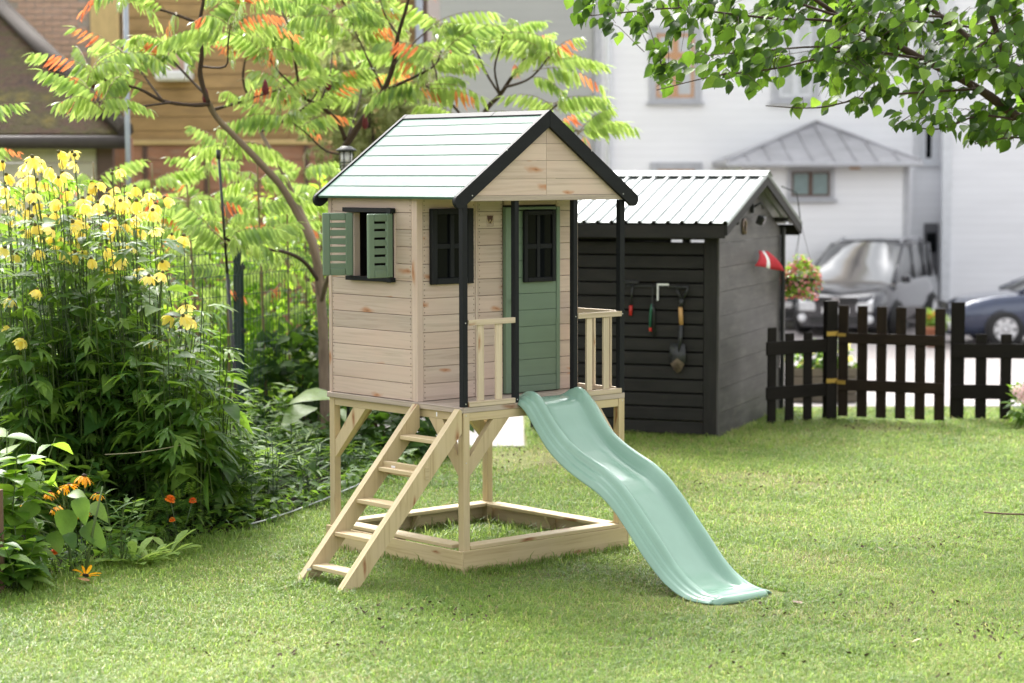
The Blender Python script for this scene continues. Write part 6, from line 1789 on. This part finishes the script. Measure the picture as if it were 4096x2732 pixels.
# hydrangea at right edge
hp = at(2352, 1000, 19.0); hy = thing('hydrangea', 'pink hydrangea bush cut by the right picture edge', 'shrub', (hp.x + .12, 19.0, 0))
P, d = cloud((hp.x + .12, 19.0, .15), (.24, .2, .22), 130, .02); stuff_leaves('foliage', hy, T_ovb, P, d + rdir(130) * .4, d + np.array([0, 0, .8]), NP.uniform(.08, .13, 130), M_leafcone)
T_pet = [T_leaf([(0, .1), (.5, .45), (1, .1)], .1, .2)]
for (ox, oy, r) in ((2337, 903, .062), (2350, 922, .06), (2362, 895, .06)):
    p = at(ox, oy, 18.85); d = rdir(60); stuff_leaves('flower_head', hy, T_pet, V3(p) + d * r * .8, rdir(60), d, NP.uniform(.022, .032, 60), M_hyd)
# hanging basket
hb = at(1838, 640, 20.6); bk = thing('hanging_basket', 'hanging basket overflowing with pink geraniums beside the shed', 'flower basket', hb)
MB().lathe([(.02, -.16), (.10, -.14), (.14, -.04), (.145, .0), (.13, .0), (.02, -.02)], 16).build('pot', M_plast, bk)
for k in range(3):
    a = k * 2.09; MB().tube([(.135 * math.cos(a), .135 * math.sin(a), .0), (0, 0, .52)], .0025, 4).build('chain', M_black, bk)
MB().tube([(0, 0, .52), (-.04, 0, .80), (-.19, -.05, .86)], .006, 5).build('hook', M_black, bk)
P, d = cloud(hb, (.17, .17, .17), 420, -5, .3); stuff_leaves('foliage', bk, T_ov, P, d + rdir(420) * .5, d + np.array([0, 0, .8]), NP.uniform(.05, .08, 420), M_leafbright)
P, d = cloud(hb - Vector((0, 0, .02)), (.20, .20, .20), 380, -5, .84); stuff_leaves('blossom', bk, T_pet, P, rdir(380), d, NP.uniform(.025, .042, 380), M_pink)
# planter and flower pot seen through the fence
q = on_ground(1880, 945); pl = thing('wooden_planter', 'wooden planter with yellow flowers behind the left fence panel', 'planter', (at(1893, 900, 21.6).x, 21.6, gz(21.6)))
for k in range(4):
    z = .02 + k * .085
    bx('plank', (-.36, -.16, z), (.30, -.14, z + .08), M_beamw, pl, .004); bx('plank', (-.36, .14, z), (.30, .16, z + .08), M_beamw, pl, .004)
    bx('plank', (-.36, -.139, z), (-.34, .139, z + .08), M_beamw, pl, .004); bx('plank', (.28, -.139, z), (.30, .139, z + .08), M_beamw, pl, .004)
bx('soil', (-.339, -.138, .05), (.279, .138, .31), M_soil, pl, 0)
P, d = cloud((pl.location.x - .03, 21.6, gz(21.6) + .45), (.32, .14, .16), 240, -2, .3); stuff_leaves('foliage', pl, T_ov, P, d + rdir(240), d + np.array([0, 0, .8]), NP.uniform(.06, .1, 240), M_leafcone)
P, d = cloud((pl.location.x - .03, 21.5, gz(21.6) + .48), (.36, .16, .16), 26, -2, .9); stuff_leaves('blossom', pl, T_pet, P, rdir(26), d, NP.uniform(.05, .08, 26), M_petal)
q = at(2145, 760, 38.3); fp = thing('flower_pot', 'terracotta pot of orange flowers by the white corner pillar', 'flower pot', (q.x, 38.3, -.85))
MB().lathe([(.14, 0), (.19, .32), (.20, .32), (.20, .37), (.17, .37), (.16, .30)], 18).build('pot', M_terra, fp)
P, d = cloud((q.x, 38.3, -.36), (.2, .2, .13), 80, -2, .3); stuff_leaves('foliage', fp, T_ov, P, d + rdir(80), d + np.array([0, 0, .8]), NP.uniform(.12, .18, 80), M_leafbright)
P, d = cloud((q.x, 38.3, -.32), (.15, .15, .09), 60, -2, .8); stuff_leaves('blossom', fp, T_pet, P, rdir(60), d, NP.uniform(.06, .09, 60), M_mari)

# ------------------------------------------------------------------ lawn blades
def lawn_grass(n=330000):
    X_, Y_ = [], []
    Yc = 8.9 + (20.5 - 8.9) * NP.random(n * 3) ** 1.15
    Xc = (NP.random(n * 3) * 2 - 1) * (.262 * Yc + .25)
    ex = np.interp(Yc, [p[1] for p in BED[:12]], [p[0] for p in BED[:12]])
    ok = (Xc > ex - .02 + NP.normal(0, .05, len(Xc)))
    ok &= ~((Xc > -1.37) & (Xc < .12) & (Yc > 17.66))
    ok &= ~((Yc > 17.6) & (Xc < -.55))
    # inside the shed
    c, s = math.cos(SPHI), math.sin(SPHI); lx = (Xc - 1.717) * c - (Yc - 18.256) * s; ly = (Xc - 1.717) * s + (Yc - 18.256) * c
    ok &= ~((lx > -1.7) & (lx < .02) & (ly > .0) & (ly < 2.32))
    # side boards of the sandbox
    a = (Xc - HX) * math.sin(HTH) + (Yc - HY) * math.cos(HTH); b = -(Xc - HX) * math.cos(HTH) + (Yc - HY) * math.sin(HTH)
    # worn soil: fewer blades in patches
    def nz(x, y): return (np.sin(x * 2.1 + 1.3 * np.sin(y * 1.7)) * np.sin(y * 1.9 + 1.1 * np.sin(x * 2.3 + 2)) + .6 * np.sin(x * 5.3 + y * 3.1 + 2 * np.sin(y * 4)) * np.sin(y * 6.1 - x * 2.2) + .4 * np.sin(x * 13 + 3 * np.sin(y * 9)) * np.sin(y * 15 + 2 * np.sin(x * 8)))
    worn = nz(Xc, Yc)
    spot = np.exp(-(((Xc - .1) / .75) ** 2 + ((Yc - 16.9) / .8) ** 2)) + .8 * np.exp(-(((Xc - 3.2) / .5) ** 2 + ((Yc - 18.9) / .35) ** 2)) + .5 * np.exp(-(((Xc - 1.9) / .7) ** 2 + ((Yc - 10.9) / .35) ** 2)) + .45 * np.exp(-(((Xc - 1.6) / .9) ** 2 + ((Yc - 15.5) / .5) ** 2))
    ok &= NP.random(len(Xc)) > np.clip((worn - .55) * .7, 0, .55) + np.clip(spot, 0, .9)
    idx = np.nonzero(ok)[0][:n]
    x, y = Xc[idx], Yc[idx]; a, b = a[idx], b[idx]; wn_ = worn[idx]; sp = spot[idx]
    n = len(x)
    inside = (a > .0) & (a < W) & (b > .0) & (b < D)
    din = np.maximum(np.maximum(-a, a - W), np.maximum(-b, b - D))           # distance outside the sandbox
    edge = np.exp(-np.clip(din - .02, 0, 9) / .09) * (~inside)
    bedge = np.exp(-np.clip(x - np.interp(y, [p[1] for p in BED[:12]], [p[0] for p in BED[:12]]), 0, 9) / .25)
    shd = np.exp(-np.clip(np.abs(ly_of(x, y)), 0, 9) / .25)
    h = .018 + .020 * NP.random(n) + .009 * nz(x * 1.7 + 5, y * 1.7)
    feet = sum(np.exp(-((x - fx_) ** 2 + (y - fy_) ** 2) / .011) for fx_, fy_ in ((-1.15, 11.78), (-.90, 11.44), (-1.20, 11.74), (-.93, 11.40), (.60, 11.28), (.80, 11.15), (1.02, 11.15)))
    h = h * (1 + .35 * np.clip(feet, 0, 1) + .55 * edge + .8 * bedge + .5 * shd) + inside * .030
    h = np.clip(h * np.where(NP.random(n) < .04, 1.8, 1), .012, .15)
    inx = ((din < .016) & ~inside) | ((a > .33) & (a < .93) & (b > -1.64) & (b < -1.25))
    w_ = .0016 + .0016 * NP.random(n) + .00010 * (y - 9)
    az = NP.random(n) * 2 * np.pi; lean = NP.uniform(.5, 2.1, n) * (1 - .5 * edge) * (1 - .4 * bedge) * (1 - .5 * inside)
    dx, dy = np.cos(az), np.sin(az); px, py = -dy, dx
    sx = np.stack([x, y, np.zeros(n)], 1)
    dirv = np.stack([dx, dy, np.zeros(n)], 1); per = np.stack([px, py, np.zeros(n)], 1); up = np.array([[0, 0, 1.0]])
    hh, ll, ww = h[:, None], (h * lean)[:, None], w_[:, None]
    tipz = np.clip(1.15 - .42 * lean, .30, 1)[:, None]
    v0 = sx - per * ww; v1 = sx + per * ww
    mid = sx + up * hh * .62 + dirv * ll * .35
    v2 = mid - per * ww * .8; v3 = mid + per * ww * .8
    v4 = sx + up * hh * tipz + dirv * ll * 1.1
    V = np.stack([v0, v1, v2, v3, v4], 1)[~inx]; n = len(V)
    F = (np.array([[0, 1, 3], [0, 3, 2], [2, 3, 4]])[None] + (np.arange(n) * 5)[:, None, None]).reshape(-1, 3)
    keep = ~inx
    patch = nz(x * .8 + 3, y * .8 + 1)
    rn = np.clip(NP.normal(.42, .17, len(x)) + .12 * patch - .12 * edge - .05 * bedge, 0, 1)
    dry = np.clip((NP.random(len(x)) < (.12 + .20 * np.clip(wn_, 0, 1.5) + .4 * np.clip(sp, 0, 1) - .1 * edge - .1 * bedge)) * NP.uniform(.5, 1, len(x)), 0, 1)
    return V.reshape(-1, 3), F, np.repeat(rn[keep], 5), np.repeat(dry[keep], 5)
def ly_of(x, y):
    return (x - 1.717) * math.sin(SPHI) + (y - 18.256) * math.cos(SPHI) + 0 * x
V, F, rn, dry = lawn_grass()
go = tag(link('lawn_grass', np_mesh('lawn_grass', V, F, M_grass, rn, None, False, {'dry': dry})), 'short grass blades of the lawn', kind='stuff')

# small things on the lawn
lfm = [np_mesh('leaf', *T_leaf(OVATE, .4, -.3), plain('fallen_leaf_%d' % i, c, .7)) for i, c in enumerate(((.30, .17, .07), (.42, .36, .22), (.16, .10, .06), (.45, .28, .06)))]
for (ox, oy, k, s, lab) in ((1505, 1165, 2, .07, 'dark crumpled leaf on the grass behind the sandbox'), (2082, 1238, 1, .05, 'pale dry leaf on the lawn right of the slide'), (2030, 1268, 1, .055, 'pale curled leaf on the lawn beyond the slide foot'), (1838, 1388, 2, .08, 'grey brown leaf beside the foot of the slide'), (2090, 1478, 1, .055, 'straw coloured leaf low on the right of the lawn'), (1015, 1160, 3, .05, 'orange leaf on the grass behind the ladder'), (205, 1330, 0, .07, 'rust coloured leaf below the low yellow flower')):
    p = on_ground(ox, oy, .03); o = link('fallen_leaf', lfm[k]); o.location = p; o.rotation_euler = (random.uniform(-.3, .3), random.uniform(-.3, .3), random.random() * 6.28); o.scale = (s,) * 3
    tag(o, lab, 'leaf', 'fallen leaves')
tg = MB().tube([on_ground(2258, 1180, .03), on_ground(2300, 1184, .035), on_ground(2360, 1186, .03)], .006, 5).build('fallen_twig', M_twig); tag(tg, 'thin dark fallen twig on the lawn at the right', 'twig')

# crumbs of soil and dead thatch where the lawn is worn
n_ = 900; P = []
CEN = [(.1, 16.9, .7, .6), (3.2, 18.9, .5, .3), (1.9, 10.9, .8, .35), (1.6, 15.5, .9, .5), (-.45, 10.9, .5, .3), (2.3, 10.4, .5, .25), (1.3, 9.9, 1.2, .4), (-.9, 10.1, .6, .3), (2.3, 13.0, .6, .3)]
while len(P) < n_:
    c = random.choice(CEN); x, y = random.gauss(c[0], c[2] * .6), random.gauss(c[1], c[3] * .6)
    if y > 9 and not (math.hypot(x - .65, y - 11.3) < .45): P.append((x, y, random.uniform(.004, .022)))
T_cr = [T_leaf([(0, .2), (.4, .45), (.8, .3), (1, .1)], .8, -.6), T_leaf([(0, .1), (.5, .25), (1, .05)], .9, .5)]
tag(link('soil_crumbs', scatter_mesh('soil_crumbs', T_cr, np.array(P), rdir(n_, -.2, .3), rdir(n_) * .5 + np.array([0, 0, 1]), NP.uniform(.008, .026, n_), plain('thatch', (.10, .075, .048), .9, .2))), 'crumbs of soil and dead thatch on worn spots of the lawn', kind='stuff')
